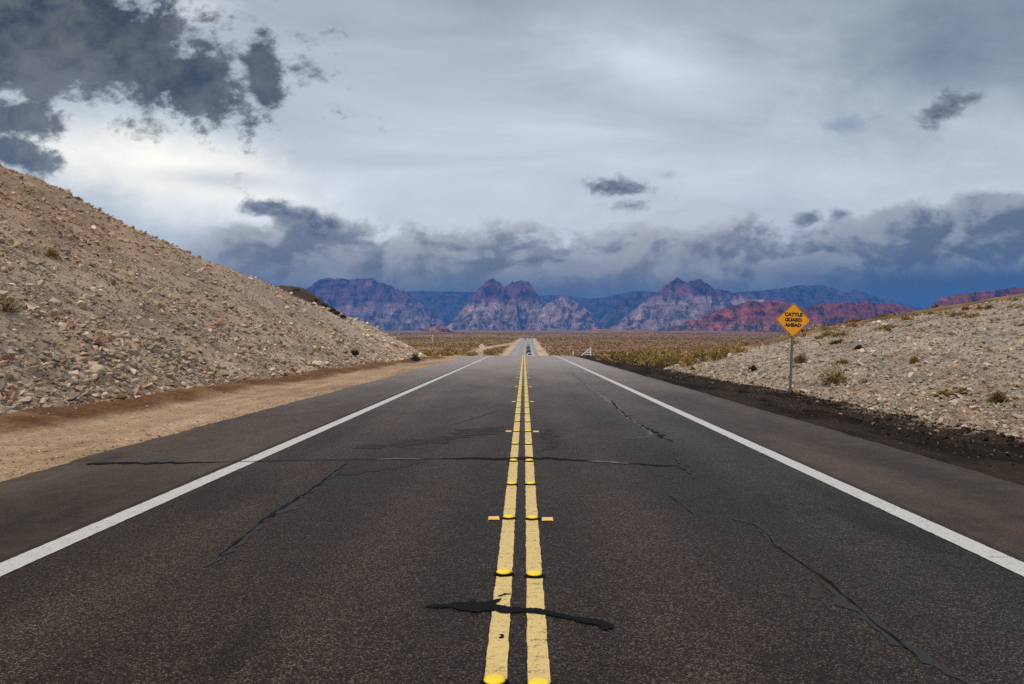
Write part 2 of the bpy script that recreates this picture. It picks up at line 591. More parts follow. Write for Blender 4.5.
def tint_of(x, y):
    """the earth's own colour at a place"""
    x = np.asarray(x, float); y = np.asarray(y, float)
    shp = np.broadcast(x, y).shape
    cx = road_cx(y); xr = x - cx
    tl, tr = toe_left(y), toe_right(y)
    n1 = fbm(x * .6, y * .35, 201, 4)
    n2 = fbm(x * .06, y * .06, 203, 4)
    n3 = fbm(x * 2.5, y * 2.5, 205, 3)
    # plain: dry soil and scrub litter
    c = np.zeros(shp + (3,)) + np.array([.25, .165, .10])
    c = mixc(c, [.17, .12, .055], sstep(-.1, .5, n2))
    c = mixc(c, [.23, .135, .085], sstep(2, 60, x) * .7)
    c = mixc(c, [.27, .19, .125], sstep(.15, .6, fbm(x * .013, y * .008, 207, 4)) * .8)
    c = mixc(c, [.20, .125, .085], sstep(900, 2200, y) * .6)
    # sandy shoulders of the far road
    sh = sstep(11.5, 8.3, np.abs(xr) + 1.2 * n1) * sstep(85, 110, y) * (1 - sstep(985, 1030, y))
    c = mixc(c, [.46, .345, .245], sh)
    # dirt track left of the far road
    tx = xr + 9 + .055 * np.clip(y - 130, 0, 420) * (1 - sstep(330, 640, y))
    c = mixc(c, [.50, .37, .26], np.exp(-(tx / 3.5) ** 2) * sstep(130, 200, y) * (1 - sstep(560, 700, y)))
    grass = np.exp(-((xr + 11 + .01 * y) / 3.0) ** 2) * sstep(150, 200, y) * (1 - sstep(420, 520, y))
    c = mixc(c, [.16, .115, .035], grass * .8)
    # cleared strip crossing the plain
    c = mixc(c, [.40, .28, .20], np.exp(-((y - 985) / 22) ** 2) * sstep(0, 30, xr) * (1 - sstep(100, 330, xr)))
    # left sand
    nearl = 1 - sstep(95, 125, y)
    s = sstep(0, .3, -x - 5.7) * sstep(.2, -.5, -x - tl - .4) * nearl
    sand = mixc(np.zeros(shp + (3,)) + np.array([.385, .272, .182]), [.29, .195, .125], sstep(-.2, .5, n1 + .4 * n3))
    sand = mixc(sand, [.47, .36, .26], sstep(.1, .6, fbm(x * 3.2, y * .25, 211, 3)) * .7)
    c = mixc(c, sand, s)
    # brown berm
    w = sstep(-.25, .35, -x - (tl - 1.85 + .5 * n1)) * (1 - sstep(.0, .8, -x - tl - .1)) * (1 - sstep(72, 84, y))
    c = mixc(c, mixc([.135, .072, .035], [.20, .112, .058], sstep(-.3, .5, n3 + n1)), w)
    # left cut slope
    w = sstep(-.1, .45, -x - tl + .3 * n3) * (1 - sstep(84, 94, y))
    run = np.clip(-x - tl, 0, None)
    rock = mixc(np.zeros(shp + (3,)) + np.array([.40, .318, .24]), [.365, .262, .175], sstep(4.5, 13, run + 4 * n2 + 2 * n1 - .05 * y))
    rock = mixc(rock, [.215, .170, .132], sstep(.05, .55, n1) * .75)
    rock = mixc(rock, [.46, .39, .33], sstep(48, 80, y + 14 * n1) * .75)
    rock = mixc(rock, [.255, .215, .175], sstep(.15, .5, fbm(x * .22 + y * .1, y * .3, 215, 4)) * .6)
    c = mixc(c, rock, w)
    # right: dark gravel, then pale gravel, then brown crest
    w = sstep(5.3, 5.55, x) * (1 - sstep(120, 150, y))
    c = mixc(c, mixc([.034, .0255, .020], [.012, .0095, .008], sstep(-.3, .4, fbm(x * 3, y * .5, 221, 3))), w)
    e = x - tr + .55 * n1 + .35 * n3
    w = sstep(-.35, .12, e) * (1 - sstep(0, 9, y - 50 + 8 * n1 + .10 * np.clip(x - 10, 0, 60)))
    grav = mixc(np.zeros(shp + (3,)) + np.array([.335, .292, .25]), [.22, .19, .162], sstep(-.1, .5, n1 + .3 * n3))
    grav = mixc(grav, [.43, .37, .315], sstep(.1, .5, fbm(x * .9, y * 1.6, 225, 3)) * .7)
    c = mixc(c, grav, w)
    w2 = sstep(-.2, .5, e) * (1 - sstep(160, 220, y)) * (1 - w)
    c = mixc(c, mixc([.24, .165, .085], [.14, .10, .05], sstep(-.2, .3, n1)), w2 * .9 * sstep(6, 12, x))
    # hump behind the cut
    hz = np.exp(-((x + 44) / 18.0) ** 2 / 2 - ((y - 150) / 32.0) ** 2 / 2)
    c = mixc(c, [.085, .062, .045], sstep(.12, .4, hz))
    # pavement bed
    bed = (xr > -6.3) & (xr < 5.5)
    return c


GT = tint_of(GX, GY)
idx = np.arange(nx * ny).reshape(ny, nx)
quads = np.stack([idx[:-1, :-1], idx[:-1, 1:], idx[1:, 1:], idx[1:, :-1]], -1).reshape(-1, 4)
cxm = .25 * (GX[:-1, :-1] + GX[1:, 1:]) * 2
cym = .5 * (GY[:-1, :-1] + GY[1:, 1:])
cxm = .5 * (GX[:-1, :-1] + GX[1:, 1:])
is_hill = ((-cxm - toe_left(cym)) > 0) & (cym < 92) & (cxm > -400)
is_bank = ((cxm - toe_right(cym)) > 0) & (cym < 60) & (cxm < 400)
is_plain = (cym > 130) & ~is_hill
is_ground = ~(is_hill | is_bank | is_plain)
ALLV = np.stack([GX, GY, GZ], -1).reshape(-1, 3)
ALLT = GT.reshape(-1, 3)


def sheet(name, mask, mat):
    f = quads[mask.ravel()]
    used, inv = np.unique(f, return_inverse=True)
    me = np_mesh(name, ALLV[used], inv.reshape(-1, 4), mat, ALLT[used])
    return tag(link(name, me), kind='structure')


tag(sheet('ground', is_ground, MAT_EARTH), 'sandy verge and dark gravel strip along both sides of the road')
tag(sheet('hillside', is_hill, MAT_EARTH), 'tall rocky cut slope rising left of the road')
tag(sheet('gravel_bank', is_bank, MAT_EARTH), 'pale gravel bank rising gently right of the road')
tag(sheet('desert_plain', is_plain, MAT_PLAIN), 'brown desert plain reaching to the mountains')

# ------------------------------------------------------------------ road
road_y = YS[(YS > -60.1) & (YS < 1110)]
lx = -6.1 + .06 * vnoise(road_y * .7, 0 * road_y, 301) + .03 * vnoise(road_y * 4, 0 * road_y, 303) + .05 * sstep(20, 0, road_y)
rx = 5.66 + .05 * vnoise(road_y * .6, 0 * road_y, 305) + .03 * vnoise(road_y * 4, 0 * road_y, 307)
cols = np.linspace(0, 1, 25)
ctr = road_cx(road_y)
pz = prof(road_y)
RV, k = [], len(cols) + 2
for i in range(len(road_y)):
    x = lx[i] + (rx[i] - lx[i]) * cols
    RV.append((x[0] - .03 + ctr[i], road_y[i], pz[i] - .10))
    RV += [(xx + ctr[i], road_y[i], pz[i]) for xx in x]
    RV.append((x[-1] + .03 + ctr[i], road_y[i], pz[i] - .10))
ridx = np.arange(len(RV)).reshape(len(road_y), k)
rq = np.stack([ridx[:-1, :-1], ridx[:-1, 1:], ridx[1:, 1:], ridx[1:, :-1]], -1).reshape(-1, 4)
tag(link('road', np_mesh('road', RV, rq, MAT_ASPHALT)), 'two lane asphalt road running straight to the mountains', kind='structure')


def ribbon(name, ys, x0, x1, mat, lift, label, jit=.0028, seed=0):
    ys = np.asarray(ys)
    c = road_cx(ys)
    a = x0 + jit * vnoise(ys * 9, 0 * ys, 401 + seed) + jit * vnoise(ys * 31, 0 * ys, 405 + seed) + c
    b = x1 + jit * vnoise(ys * 9, 0 * ys, 403 + seed) + jit * vnoise(ys * 31, 0 * ys, 407 + seed) + c
    z = prof(ys) + lift
    V = np.concatenate([np.stack([a, ys, z], 1), np.stack([b, ys, z], 1)])
    n = len(ys); i = np.arange(n - 1)
    q = np.stack([i, n + i, n + i + 1, i + 1], 1)
    return tag(link(name, np_mesh(name, V, q, mat)), label, kind='structure')


# rows must lie on the road's own rows, with extra rows between them
def dense(rows, n):
    out = []
    for a, b in zip(rows[:-1], rows[1:]):
        out += list(np.linspace(a, b, n, endpoint=False))
    return np.array(out + [rows[-1]])


near_rows = dense(road_y[(road_y >= 0) & (road_y < 60)], 4)
far_rows = road_y[road_y >= near_rows[-1] - 1e-6]
line_rows = np.concatenate([road_y[road_y < 0], near_rows, far_rows[1:]])
_rp = lambda y: np.interp(y, road_y, pz)
prof_true = prof
prof = _rp                                                          # markings follow the road mesh exactly
ribbon('edge_line', line_rows, -3.80, -3.585, MAT_WHITE_PAINT, .005, 'white edge line along the left shoulder', seed=1)
ribbon('edge_line', line_rows, 3.485, 3.70, MAT_WHITE_PAINT, .005, 'white edge line along the right shoulder', seed=2)
ribbon('centre_line', line_rows, -.16, -.05, MAT_YELLOW_PAINT, .005, 'left stripe of the double yellow centre line', seed=3)
ribbon('centre_line', line_rows, .05, .16, MAT_YELLOW_PAINT, .005, 'right stripe of the double yellow centre line', seed=4)
ribbon('seal_strip', near_rows, -3.885, -3.81, MAT_TAR_STAIN, .003, 'thin dark seal beside the left edge line', .012, 5)
ribbon('seal_strip', near_rows, -.05, .05, MAT_TAR_STAIN, .002, 'dark worn strip between the yellow stripes', .008, 6) if False else None
prof = prof_true


def poly_strip(name, pts, mat, lift=.004, label=None, jag=.25, seed=0):
    """a crack or seal on the road: centre points as sight lines with widths in metres across and along"""
    r = np.random.default_rng(900 + seed)
    P = [np.array(flat(a, b)) for a, b, *_ in pts]
    W = [p[2] for p in pts]
    cen, wid = [], []
    for i in range(len(P) - 1):
        n = max(3, int(np.linalg.norm(P[i + 1] - P[i]) / .05))
        for s in range(n):
            u = s / n
            cen.append(P[i] * (1 - u) + P[i + 1] * u); wid.append(W[i] * (1 - u) + W[i + 1] * u)
    cen.append(P[-1]); wid.append(W[-1])
    cen = np.array(cen); wid = np.array(wid)
    if len(cen) > 8:
        kern = np.ones(5) / 5
        for c in (0, 1):
            cen[2:-2, c] = np.convolve(cen[:, c], kern, 'valid')
    d = np.gradient(cen, axis=0)
    d /= np.linalg.norm(d, axis=1)[:, None] + 1e-9
    nrm = np.stack([d[:, 1], -d[:, 0]], 1)
    s = np.arange(len(cen))
    wob = (vnoise(s * .21, 0 * s, seed + 1) * .6 + vnoise(s * .6, 0 * s, seed + 2) * .4)
    cen = cen + nrm * (wob * np.minimum(wid * .9, .05))[:, None]
    wa = wid * .5 * np.clip(1 + jag * 2 * vnoise(s * .45, 0 * s, seed + 3) + jag * (r.random(len(s)) - .5) * 2, .15, 2.4)
    wb = wid * .5 * np.clip(1 + jag * 2 * vnoise(s * .45, 0 * s, seed + 4) + jag * (r.random(len(s)) - .5) * 2, .15, 2.4)
    wa[0] = wb[0] = wa[-1] = wb[-1] = .002
    A = cen + nrm * wa[:, None]; B = cen - nrm * wb[:, None]
    V = np.concatenate([np.c_[A, np.full(len(A), lift)], np.c_[B, np.full(len(B), lift)]])
    n = len(cen); i = np.arange(n - 1)
    me = np_mesh(name, V, np.stack([i, i + 1, n + i + 1, n + i], 1), mat)
    return tag(link(name, me), label, kind='structure')


poly_strip('road_crack', [(85, 464.3, .10), (120, 463.6, .16), (165, 463.4, .12), (215, 462.4, .04), (300, 460.6, .03), (398, 459.6, .03), (440, 459.2, .05),
                          (476, 458.8, .12), (528, 458.4, .22), (564, 459.4, .16), (590, 461.4, .05), (630, 464, .05), (665, 465.8, .06), (690, 466.5, .03)],
           MAT_TAR, .0075, 'dark crack crossing the whole road', .3, 1)
poly_strip('road_crack', [(374, 459.9, .03), (398, 459.5, .08), (425, 459.4, .03)], MAT_SILVER, .009, 'pale stretch of the crossing crack', .3, 2)
poly_strip('road_crack', [(586, 461.2, .03), (600, 461.5, .09), (615, 462.8, .07), (630, 464.2, .06)], MAT_SILVER, .009, 'pale stretch of the crossing crack', .3, 3)
poly_strip('road_crack', [(357, 458, .03), (345, 464, .06), (327, 479, .09), (308, 492, .06), (296, 499, .07), (283, 508.5, .14), (266, 518, .08), (250, 531, .05), (232, 548, .05), (205, 568, .02)],
           MAT_TAR_GREY, .004, 'sealed diagonal crack in the left lane', .45, 4)
poly_strip('road_crack', [(345, 464, .02), (326, 480, .03), (300, 497, .025), (282, 509, .035), (262, 521, .025), (240, 540, .02), (218, 558, .012)],
           MAT_TAR, .006, 'black core of the diagonal crack', .5, 5)
poly_strip('tar_stain', [(352, 449, .05), (368, 447.6, .5), (392, 446.4, .28), (425, 442, .45), (450, 438, .4), (470, 432.5, .55), (488, 428.8, .5), (504, 427.5, .1)],
           MAT_TAR_STAIN, .0035, 'brown tar drag across the left lane', .5, 6)
poly_strip('tar_stain', [(322, 473.5, .03), (352, 475, .08), (380, 470, .1), (405, 466, .06), (432, 461, .04)], MAT_TAR_STAIN, .0036, 'faint tar drag in the left lane', .6, 7)
poly_strip('tar_stain', [(549.5, 429, .05), (547.5, 434, .22), (548.5, 440, .14), (556.5, 445, .13), (550, 447.5, .12), (544, 449.5, .1), (536, 452.5, .03)],
           MAT_TAR_STAIN, .0035, 'dark zigzag tar mark beside the yellow line', .5, 8)
poly_strip('road_crack', [(572, 373, .03), (577, 377, .10), (589, 387, .13), (601, 395.7, .10), (614, 404.5, .13), (623.6, 414.7, .05), (633, 421, .08), (646.5, 429, .07), (653, 435, .10)],
           MAT_SILVER, .004, 'bleached sealed crack in the right lane', .5, 9)
poly_strip('road_crack', [(611, 401, .03), (614, 405, .05), (626, 416, .025), (640, 425, .03), (650, 430, .08), (658, 435, .09), (672, 442, .02)],
           MAT_TAR, .006, 'black crack in the right lane beyond the joint', .5, 10)
poly_strip('road_crack', [(653, 436, .03), (642, 438, .05), (628, 439.3, .02)], MAT_SILVER, .005, 'pale hooked end of the right lane crack', .3, 11)
poly_strip('road_crack', [(673, 452, .02), (679, 461, .07), (686, 469, .06), (693, 479, .03)], MAT_TAR_GREY, .009, 'grey sealant patch in the right lane', .5, 12)
poly_strip('road_crack', [(668, 496, .006), (676, 500, .02), (684, 507, .014), (693, 514.5, .006)], MAT_TAR, .004, 'short fine crack in the right lane', .6, 13)
poly_strip('road_crack', [(733, 517.5, .03), (749.6, 524.6, .085), (760, 531.5, .08), (770, 543, .06), (778, 549, .02)], MAT_TAR_GREY, .004, 'upper grey sealant of the long right lane crack', .4, 14)
poly_strip('road_crack', [(822, 578, .01), (832, 588, .05), (850, 606, .08), (870, 625, .065), (892, 641, .075), (914, 656.5, .06), (935, 665, .05), (960, 679, .05), (985, 696, .05)],
           MAT_TAR_GREY, .004, 'lower grey sealant of the long right lane crack', .4, 15)
poly_strip('road_crack', [(748, 521, .006), (764, 531, .014), (772, 544, .012), (787, 554, .010), (811.5, 570, .010), (830, 583, .020), (836, 589, .016), (855, 604, .018), (873, 624, .008), (893, 637, .014), (915, 655, .008)],
           MAT_TAR, .006, 'black core of the long right lane crack', .6, 16)
poly_strip('road_crack', [(500, 410.5, .02), (475, 418, .04), (452, 425, .02)], MAT_TAR_STAIN, .0035, 'hairline mark in the left lane near the crest', .5, 17)

# black tar smear over the double yellow line
sm = [(20, 107), (60, 96), (140, 93), (150, 84), (175, 88), (200, 85), (228, 82), (252, 72), (264, 87), (300, 84), (335, 77), (380, 66), (372, 80), (352, 95), (385, 101), (420, 107),
      (460, 111), (500, 114), (535, 112), (572, 118), (605, 126), (640, 133), (680, 143), (720, 152), (760, 157), (800, 162), (840, 170), (872, 181), (906, 190), (893, 206), (872, 214), (850, 210),
      (835, 200), (818, 189), (790, 186), (758, 180), (720, 170), (680, 160), (640, 153), (600, 147), (568, 144), (540, 138), (510, 137), (480, 130), (440, 132), (400, 139), (372, 136), (350, 127),
      (300, 125), (270, 131), (240, 130), (215, 124), (190, 122), (160, 113), (130, 109), (95, 112), (60, 111)]


def smear(name, pts, label, lift):
    P = []
    for i in range(len(pts)):
        a, b = pts[i], pts[(i + 1) % len(pts)]
        for s in range(4):
            u = s / 4
            P.append((a[0] + (b[0] - a[0]) * u + random.uniform(-3.5, 3.5), a[1] + (b[1] - a[1]) * u + random.uniform(-1.6, 1.6)))
    P = [flat(420 + a / 4.655, 585 + b / 4.655) for a, b in P]
    me = bpy.data.meshes.new(name)
    me.from_pydata([(x, y, lift) for x, y in P], [], [tuple(range(len(P)))])
    me.materials.append(MAT_TAR)
    import bmesh
    bm = bmesh.new(); bm.from_mesh(me)
    bmesh.ops.triangulate(bm, faces=bm.faces, ngon_method='EAR_CLIP')
    bmesh.ops.recalc_face_normals(bm, faces=bm.faces)
    bm.to_mesh(me); bm.free()
    return tag(link(name, me), label, kind='structure')


smear('tar_stain', sm, 'black tar smear across the double yellow line', .009)
smear('tar_stain', [(358, 55), (395, 44), (425, 44), (418, 50), (395, 50), (368, 60)], 'small curved tar mark on the left yellow stripe', .0085)
smear('tar_stain', [(362, 236), (384, 235), (392, 248), (384, 256), (366, 252), (380, 246), (374, 240)], 'small black scratch on the left yellow stripe', .0085)
poly_strip('road_crack', [(613, 620, .004), (625, 620.5, .01), (640, 622, .003)], MAT_TAR, .004, 'fine crack running on from the tar smear', .4, 18)

# ------------------------------------------------------------------ raised markers on the centre line
def dome(r, h, n=18, rings=5):
    rr = [[(r * math.cos(a) * c, r * math.sin(a) * c, z) for a in [2 * math.pi * k / n for k in range(n)]]
          for c, z in [(1.0, 0), (1.0, h * .28), (.93, h * .55), (.78, h * .8), (.5, h * .96), (.15, h)]]
    m = MB(); m.loft(rr)
    return m


dots = []
dot0 = dome(.053, .019).build('raised_marker', MAT_MARKER, None, True)
pad = MB(); pad.loft([[(.070 * math.cos(a) * (1 + .06 * math.sin(5 * a)), .074 * math.sin(a), z) for a in [2 * math.pi * k / 22 for k in range(22)]] for z in (-.016, -.0125)])
pad.build('bitumen_pad', MAT_PAD, dot0)
refl0 = MB()
w, l, h = .052, .048, .018
refl0.loft([[(-w, -l, 0), (w, -l, 0), (w, l, 0), (-w, l, 0)],
            [(-w * .92, -l * .62, h * .85), (w * .92, -l * .62, h * .85), (w * .92, l * .62, h * .85), (-w * .92, l * .62, h * .85)],
            [(-w * .85, -l * .4, h), (w * .85, -l * .4, h), (w * .85, l * .4, h), (-w * .85, l * .4, h)]])
refl0 = refl0.build('reflective_marker', MAT_MARK_BODY)
for s in (-1, 1):
    q = MB()
    y0, y1 = s * l * 1.0, s * l * .62
    e = s * .0012
    q.add([(-w * .88, y0 + e, .003), (w * .88, y0 + e, .003), (w * .82, y1 + e, h * .83), (-w * .82, y1 + e, h * .83)], [(0, 1, 2, 3)] if s < 0 else [(3, 2, 1, 0)])
    q.build('lens', MAT_LENS, refl0)
first_d, first_r = True, True
for i in range(46):
    y = 3.78 + 1.75 * i
    dim = 'far ' if i > 20 else ''
    for s, side in ((-1, 'left'), (1, 'right')):
        if i == 0:
            lab = f'yellow dome marker on the {side} yellow stripe, nearest the camera'
        elif i == 1:
            lab = f'yellow dome marker on the {side} yellow stripe, just beyond the tar smear'
        elif i == 2:
            lab = f'yellow dome marker on the {side} yellow stripe, beside the first amber reflector'
        elif i == 4:
            lab = f'yellow dome marker on the {side} yellow stripe, touching the crossing crack'
        elif i < 4:
            lab = f'yellow dome marker on the {side} yellow stripe, last one before the crossing crack'
        else:
            lab = f'small yellow dome marker on the {side} yellow stripe, beyond the crossing crack'
        o = dot0 if first_d else copy_tree(dot0)
        first_d = False
        o.location = (s * .105 + random.uniform(-.006, .006) + (.003 if s > 0 else 0), y + random.uniform(-.02, .02) - (.02 if s > 0 else 0), float(np.interp(y, road_y, pz)) + .018)
        o.rotation_euler = (0, 0, random.uniform(0, 6))
        tag(o, lab, 'road marker', f'yellow dome markers along the {side} yellow stripe')
        if i % 4 == 2 and i < 40:
            o = refl0 if first_r else copy_tree(refl0)
            first_r = False
            o.location = (s * .245 + .002, y - (.03 if s > 0 else 0), float(np.interp(y, road_y, pz)) + .004)
            o.rotation_euler = (0, 0, random.uniform(-.08, .08))
            lab = (f'nearest amber and white reflector on the asphalt {side} of the yellow stripes' if i == 2 else
                   f'second amber reflector {side} of the yellow stripes, beyond the crossing crack' if i == 6 else
                   f'small far amber reflector on the asphalt {side} of the yellow stripes')
            tag(o, lab, 'reflector', f'amber reflectors {side} of the centre line')

# ------------------------------------------------------------------ stones
def rock_shape(r, n=11):
    import bmesh
    bm = bmesh.new()
    for _ in range(n):
        v = r.normal(size=3); v /= np.linalg.norm(v)
        bm.verts.new(v * np.array([1, .75, .55]) * r.uniform(.8, 1.1))
    bmesh.ops.convex_hull(bm, input=bm.verts)
    for v in [v for v in bm.verts if not v.link_faces]:
        bm.verts.remove(v)
    bmesh.ops.triangulate(bm, faces=bm.faces)
    bm.verts.index_update()
    V = np.array([v.co[:] for v in bm.verts]); Fc = np.array([[v.index for v in f.verts] for f in bm.faces])
    bm.free()
    return V, Fc


SHAPES = [rock_shape(rng, 8 + k % 5) for k in range(14)]
STONE_COL = np.array([1.22, 1.15, 1.05]) * np.array([[.36, .315, .27], [.29, .255, .22], [.45, .40, .35], [.34, .26, .19], [.24, .22, .205], [.53, .48, .42], [.30, .21, .14], [.20, .185, .175]])


def rand_rot(n):
    q = rng.normal(size=(n, 4)); q /= np.linalg.norm(q, axis=1)[:, None]
    w, x, y, z = q.T
    return np.stack([np.stack([1 - 2 * (y * y + z * z), 2 * (x * y - z * w), 2 * (x * z + y * w)], -1),
                     np.stack([2 * (x * y + z * w), 1 - 2 * (x * x + z * z), 2 * (y * z - x * w)], -1),
                     np.stack([2 * (x * z - y * w), 2 * (y * z + x * w), 1 - 2 * (x * x + y * y)], -1)], 1)


def scatter(name, pts, size, cols, label, sink=.15, cat=None):
    V, Fc, T, b = [], [], [], 0
    which = rng.integers(0, len(SHAPES), len(pts))
    rot = rand_rot(len(pts))
    for k, (sv, sf) in enumerate(SHAPES):
        sel = np.where(which == k)[0]
        if not len(sel): continue
        v = np.einsum('nij,vj->nvi', rot[sel], sv) * (size[sel, None, None] * .5)
        v[..., 2] *= .8
        v += pts[sel, None, :]
        v[..., 2] += size[sel, None] * sink
        f = sf[None] + (np.arange(len(sel)) * len(sv))[:, None, None] + b
        b += len(sel) * len(sv)
        V.append(v.reshape(-1, 3)); Fc.append(f.reshape(-1, 3))
        T.append(np.repeat(cols[sel], len(sv), axis=0))
    me = np_mesh(name, np.concatenate(V), np.concatenate(Fc), MAT_STONE, np.concatenate(T), smooth=False)
    return tag(link(name, me), label, kind='stuff')


def stone_cols(n, warm):
    c = STONE_COL[rng.choice(len(STONE_COL), n, p=[.22, .2, .13, .14, .12, .06, .08, .05])]
    c = c * rng.uniform(.8, 1.2, (n, 1))
    w = np.asarray(warm)[:, None]
    return c * (1 - w) + c * np.array([1.06, .90, .76]) * w


# left cut slope
n = 150000
y = np.exp(rng.uniform(math.log(7), math.log(86), n))
run = rng.uniform(0, 1, n) * np.clip(.66 * y + 4, 8, 32)
x = -toe_left(y) + .15 - run
keep = (vnoise(x * .5, y * .5, 601) * .5 + rng.uniform(0, 1, n)) > .32
x, y, run = x[keep], y[keep], run[keep]
z = ground(x, y)
size = np.exp(rng.normal(math.log(.092), .60, len(x))) * (1.25 - .28 * sstep(0, 9, run)) * (.75 + .011 * y)
size = np.clip(size, .03, .6)
cc = stone_cols(len(x), np.maximum(sstep(3, 13, run) * .6, .22))
cc = cc * (1 + .35 * sstep(45, 75, y))[:, None]
scatter('rubble', np.stack([x, y, z], 1), size, cc, 'small angular rubble covering the cut slope')
# right bank
n = 46000
y = np.exp(rng.uniform(math.log(9), math.log(62), n))
run = rng.uniform(0, 1, n) ** 1.3 * np.clip(.62 * y, 5, 34)
x = toe_right(y) - .1 + run
z = ground(x, y)
size = np.clip(np.exp(rng.normal(math.log(.072), .58, len(x))) * (.75 + .011 * y), .025, .42)
scatter('gravel', np.stack([x, y, z], 1), size, stone_cols(len(x), np.full(len(x), .05)) * .92, 'pale loose gravel covering the right bank')
# verge pebbles
n = 9000
y = np.exp(rng.uniform(math.log(7), math.log(70), n))
t = rng.uniform(0, 1, n)
x = np.where(t < .62, -6.2 - rng.uniform(0, 1, n) ** 2 * 4.0, 5.75 + rng.uniform(0, 1, n) ** .7 * 2.6)
z = ground(x, y)
size = np.clip(np.exp(rng.normal(math.log(.026), .5, n)), .012, .09)
cc = stone_cols(n, np.full(n, .6))
cc = np.where((x > 0)[:, None], cc * .22, cc)
scatter('pebbles', np.stack([x, y, z], 1), size, cc, 'small pebbles lying on the sandy verges')


n = 5200
y = np.exp(rng.uniform(math.log(9), math.log(60), n))
x = toe_right(y) - .25 + rng.normal(0, .30, n) - .9 * (rng.uniform(0, 1, n) < .25) * rng.uniform(0, 1.5, n)
size = np.clip(np.exp(rng.normal(math.log(.05), .5, n)), .02, .16)
cc = stone_cols(n, np.full(n, .3)) * np.where(rng.uniform(0, 1, n) < .85, .085, .5)[:, None]
scatter('dark_clods', np.stack([x, y, ground(x, y)], 1), size, cc, 'dark clods along the edge of the right verge')


def boulder(px, py, s, col, label, group=None, flatness=.62):
    gx, gy, gz = hit(px, py)
    size = s * gy / F
    import bmesh
    bm = bmesh.new()
    for _ in range(16):
        v = rng.normal(size=3); v /= np.linalg.norm(v)
        bm.verts.new(v * np.array([1, .8, flatness]) * rng.uniform(.85, 1.08) * size * .5)
    bmesh.ops.convex_hull(bm, input=bm.verts)
    for v in [v for v in bm.verts if not v.link_faces]:
        bm.verts.remove(v)
    bmesh.ops.bevel(bm, geom=list(bm.edges), offset=size * .025, segments=1, affect='EDGES')
    bmesh.ops.triangulate(bm, faces=bm.faces)
    bm.verts.index_update()
    V = np.array([v.co[:] for v in bm.verts]); Fc = np.array([[v.index for v in f.verts] for f in bm.faces])
    bm.free()
    me = np_mesh('rock', V, Fc, MAT_STONE, np.tile(np.array(col), (len(V), 1)), smooth=False)
    o = link('rock', me, None, (gx, gy, gz + size * flatness * .22))
    o.rotation_euler = (rng.uniform(-.3, .3), rng.uniform(-.3, .3), rng.uniform(0, 6))
    return tag(o, label, 'rock', group)


PALE, GREY, TAN, DARKR, WHITE = (.49, .41, .325), (.33, .295, .25), (.42, .31, .215), (.19, .165, .15), (.60, .56, .51)
boulder(97, 374, 19, PALE, 'largest pale rock at the foot of the cut slope', None, .8)
boulder(82, 362, 13, TAN, 'tan block just above the largest pale rock')
boulder(120, 369, 12, TAN, 'rounded tan rock right of the largest pale rock')
boulder(10, 391, 17, PALE, 'wide pale rock at the left edge of the picture, low on the slope')
boulder(5, 412, 18, PALE, 'pale rock lying lowest on the slope at the left edge')
boulder(30, 388, 13, TAN, 'tan squarish rock low on the slope near the left edge')
boulder(45, 402, 12, GREY, 'grey slab low on the slope near the brown berm')
boulder(20, 402, 12, GREY, 'dark grey slab tucked between pale rocks at the left')
boulder(62, 388, 12, GREY, 'grey rock between the tan squarish rock and the largest pale rock')
boulder(105, 396, 9, WHITE, 'small whitish rock just above the brown berm')
boulder(147, 407, 4, PALE, 'single pale stone lying on the brown berm')
boulder(313, 366, 7, DARKR, 'dark rock low on the slope beside the white ones')
boulder(319, 364.5, 9, WHITE, 'flat white rock low on the slope, left of two')
boulder(327, 364.5, 8, WHITE, 'flat white rock low on the slope, right of two')
boulder(190, 373, 10, PALE, 'pale rock low on the middle of the cut slope')
boulder(172, 384, 8, TAN, 'tan rock near the berm on the middle of the slope')
boulder(70, 236, 9, DARKR, 'dark slab high on the slope above the small yellow bush')
boulder(12, 350, 9, GREY, 'grey rock at mid height at the left edge of the slope')
for k in range(46):
    px = rng.uniform(2, 250); lo = 415 - px * .13; hi_ = 250 + px * .42
    py = lo - abs(rng.normal()) * (lo - hi_) * .33
    boulder(px, py, rng.uniform(5, 10), [PALE, GREY, TAN, TAN, DARKR, PALE][k % 6],
            ['pale', 'grey', 'tan', 'tan', 'dark', 'pale'][k % 6] + ' broken rock lying loose among the rubble of the cut slope', 'loose rocks on the cut slope')
for k, (px, py) in enumerate([(873, 352), (905, 348), (930, 340), (962, 352), (985, 330), (1010, 345), (880, 372), (930, 376), (975, 372), (1000, 372), (820, 372), (776, 358), (860, 342), (1015, 390), (960, 408), (905, 405), (740, 375), (995, 318), (940, 328), (868, 385)]):
    boulder(px, py, rng.uniform(5, 8), [WHITE, PALE, GREY, PALE][k % 4], ['whitish', 'pale', 'grey', 'pale'][k % 4] + ' stone standing out of the gravel on the right bank', 'loose stones on the right bank', .5)

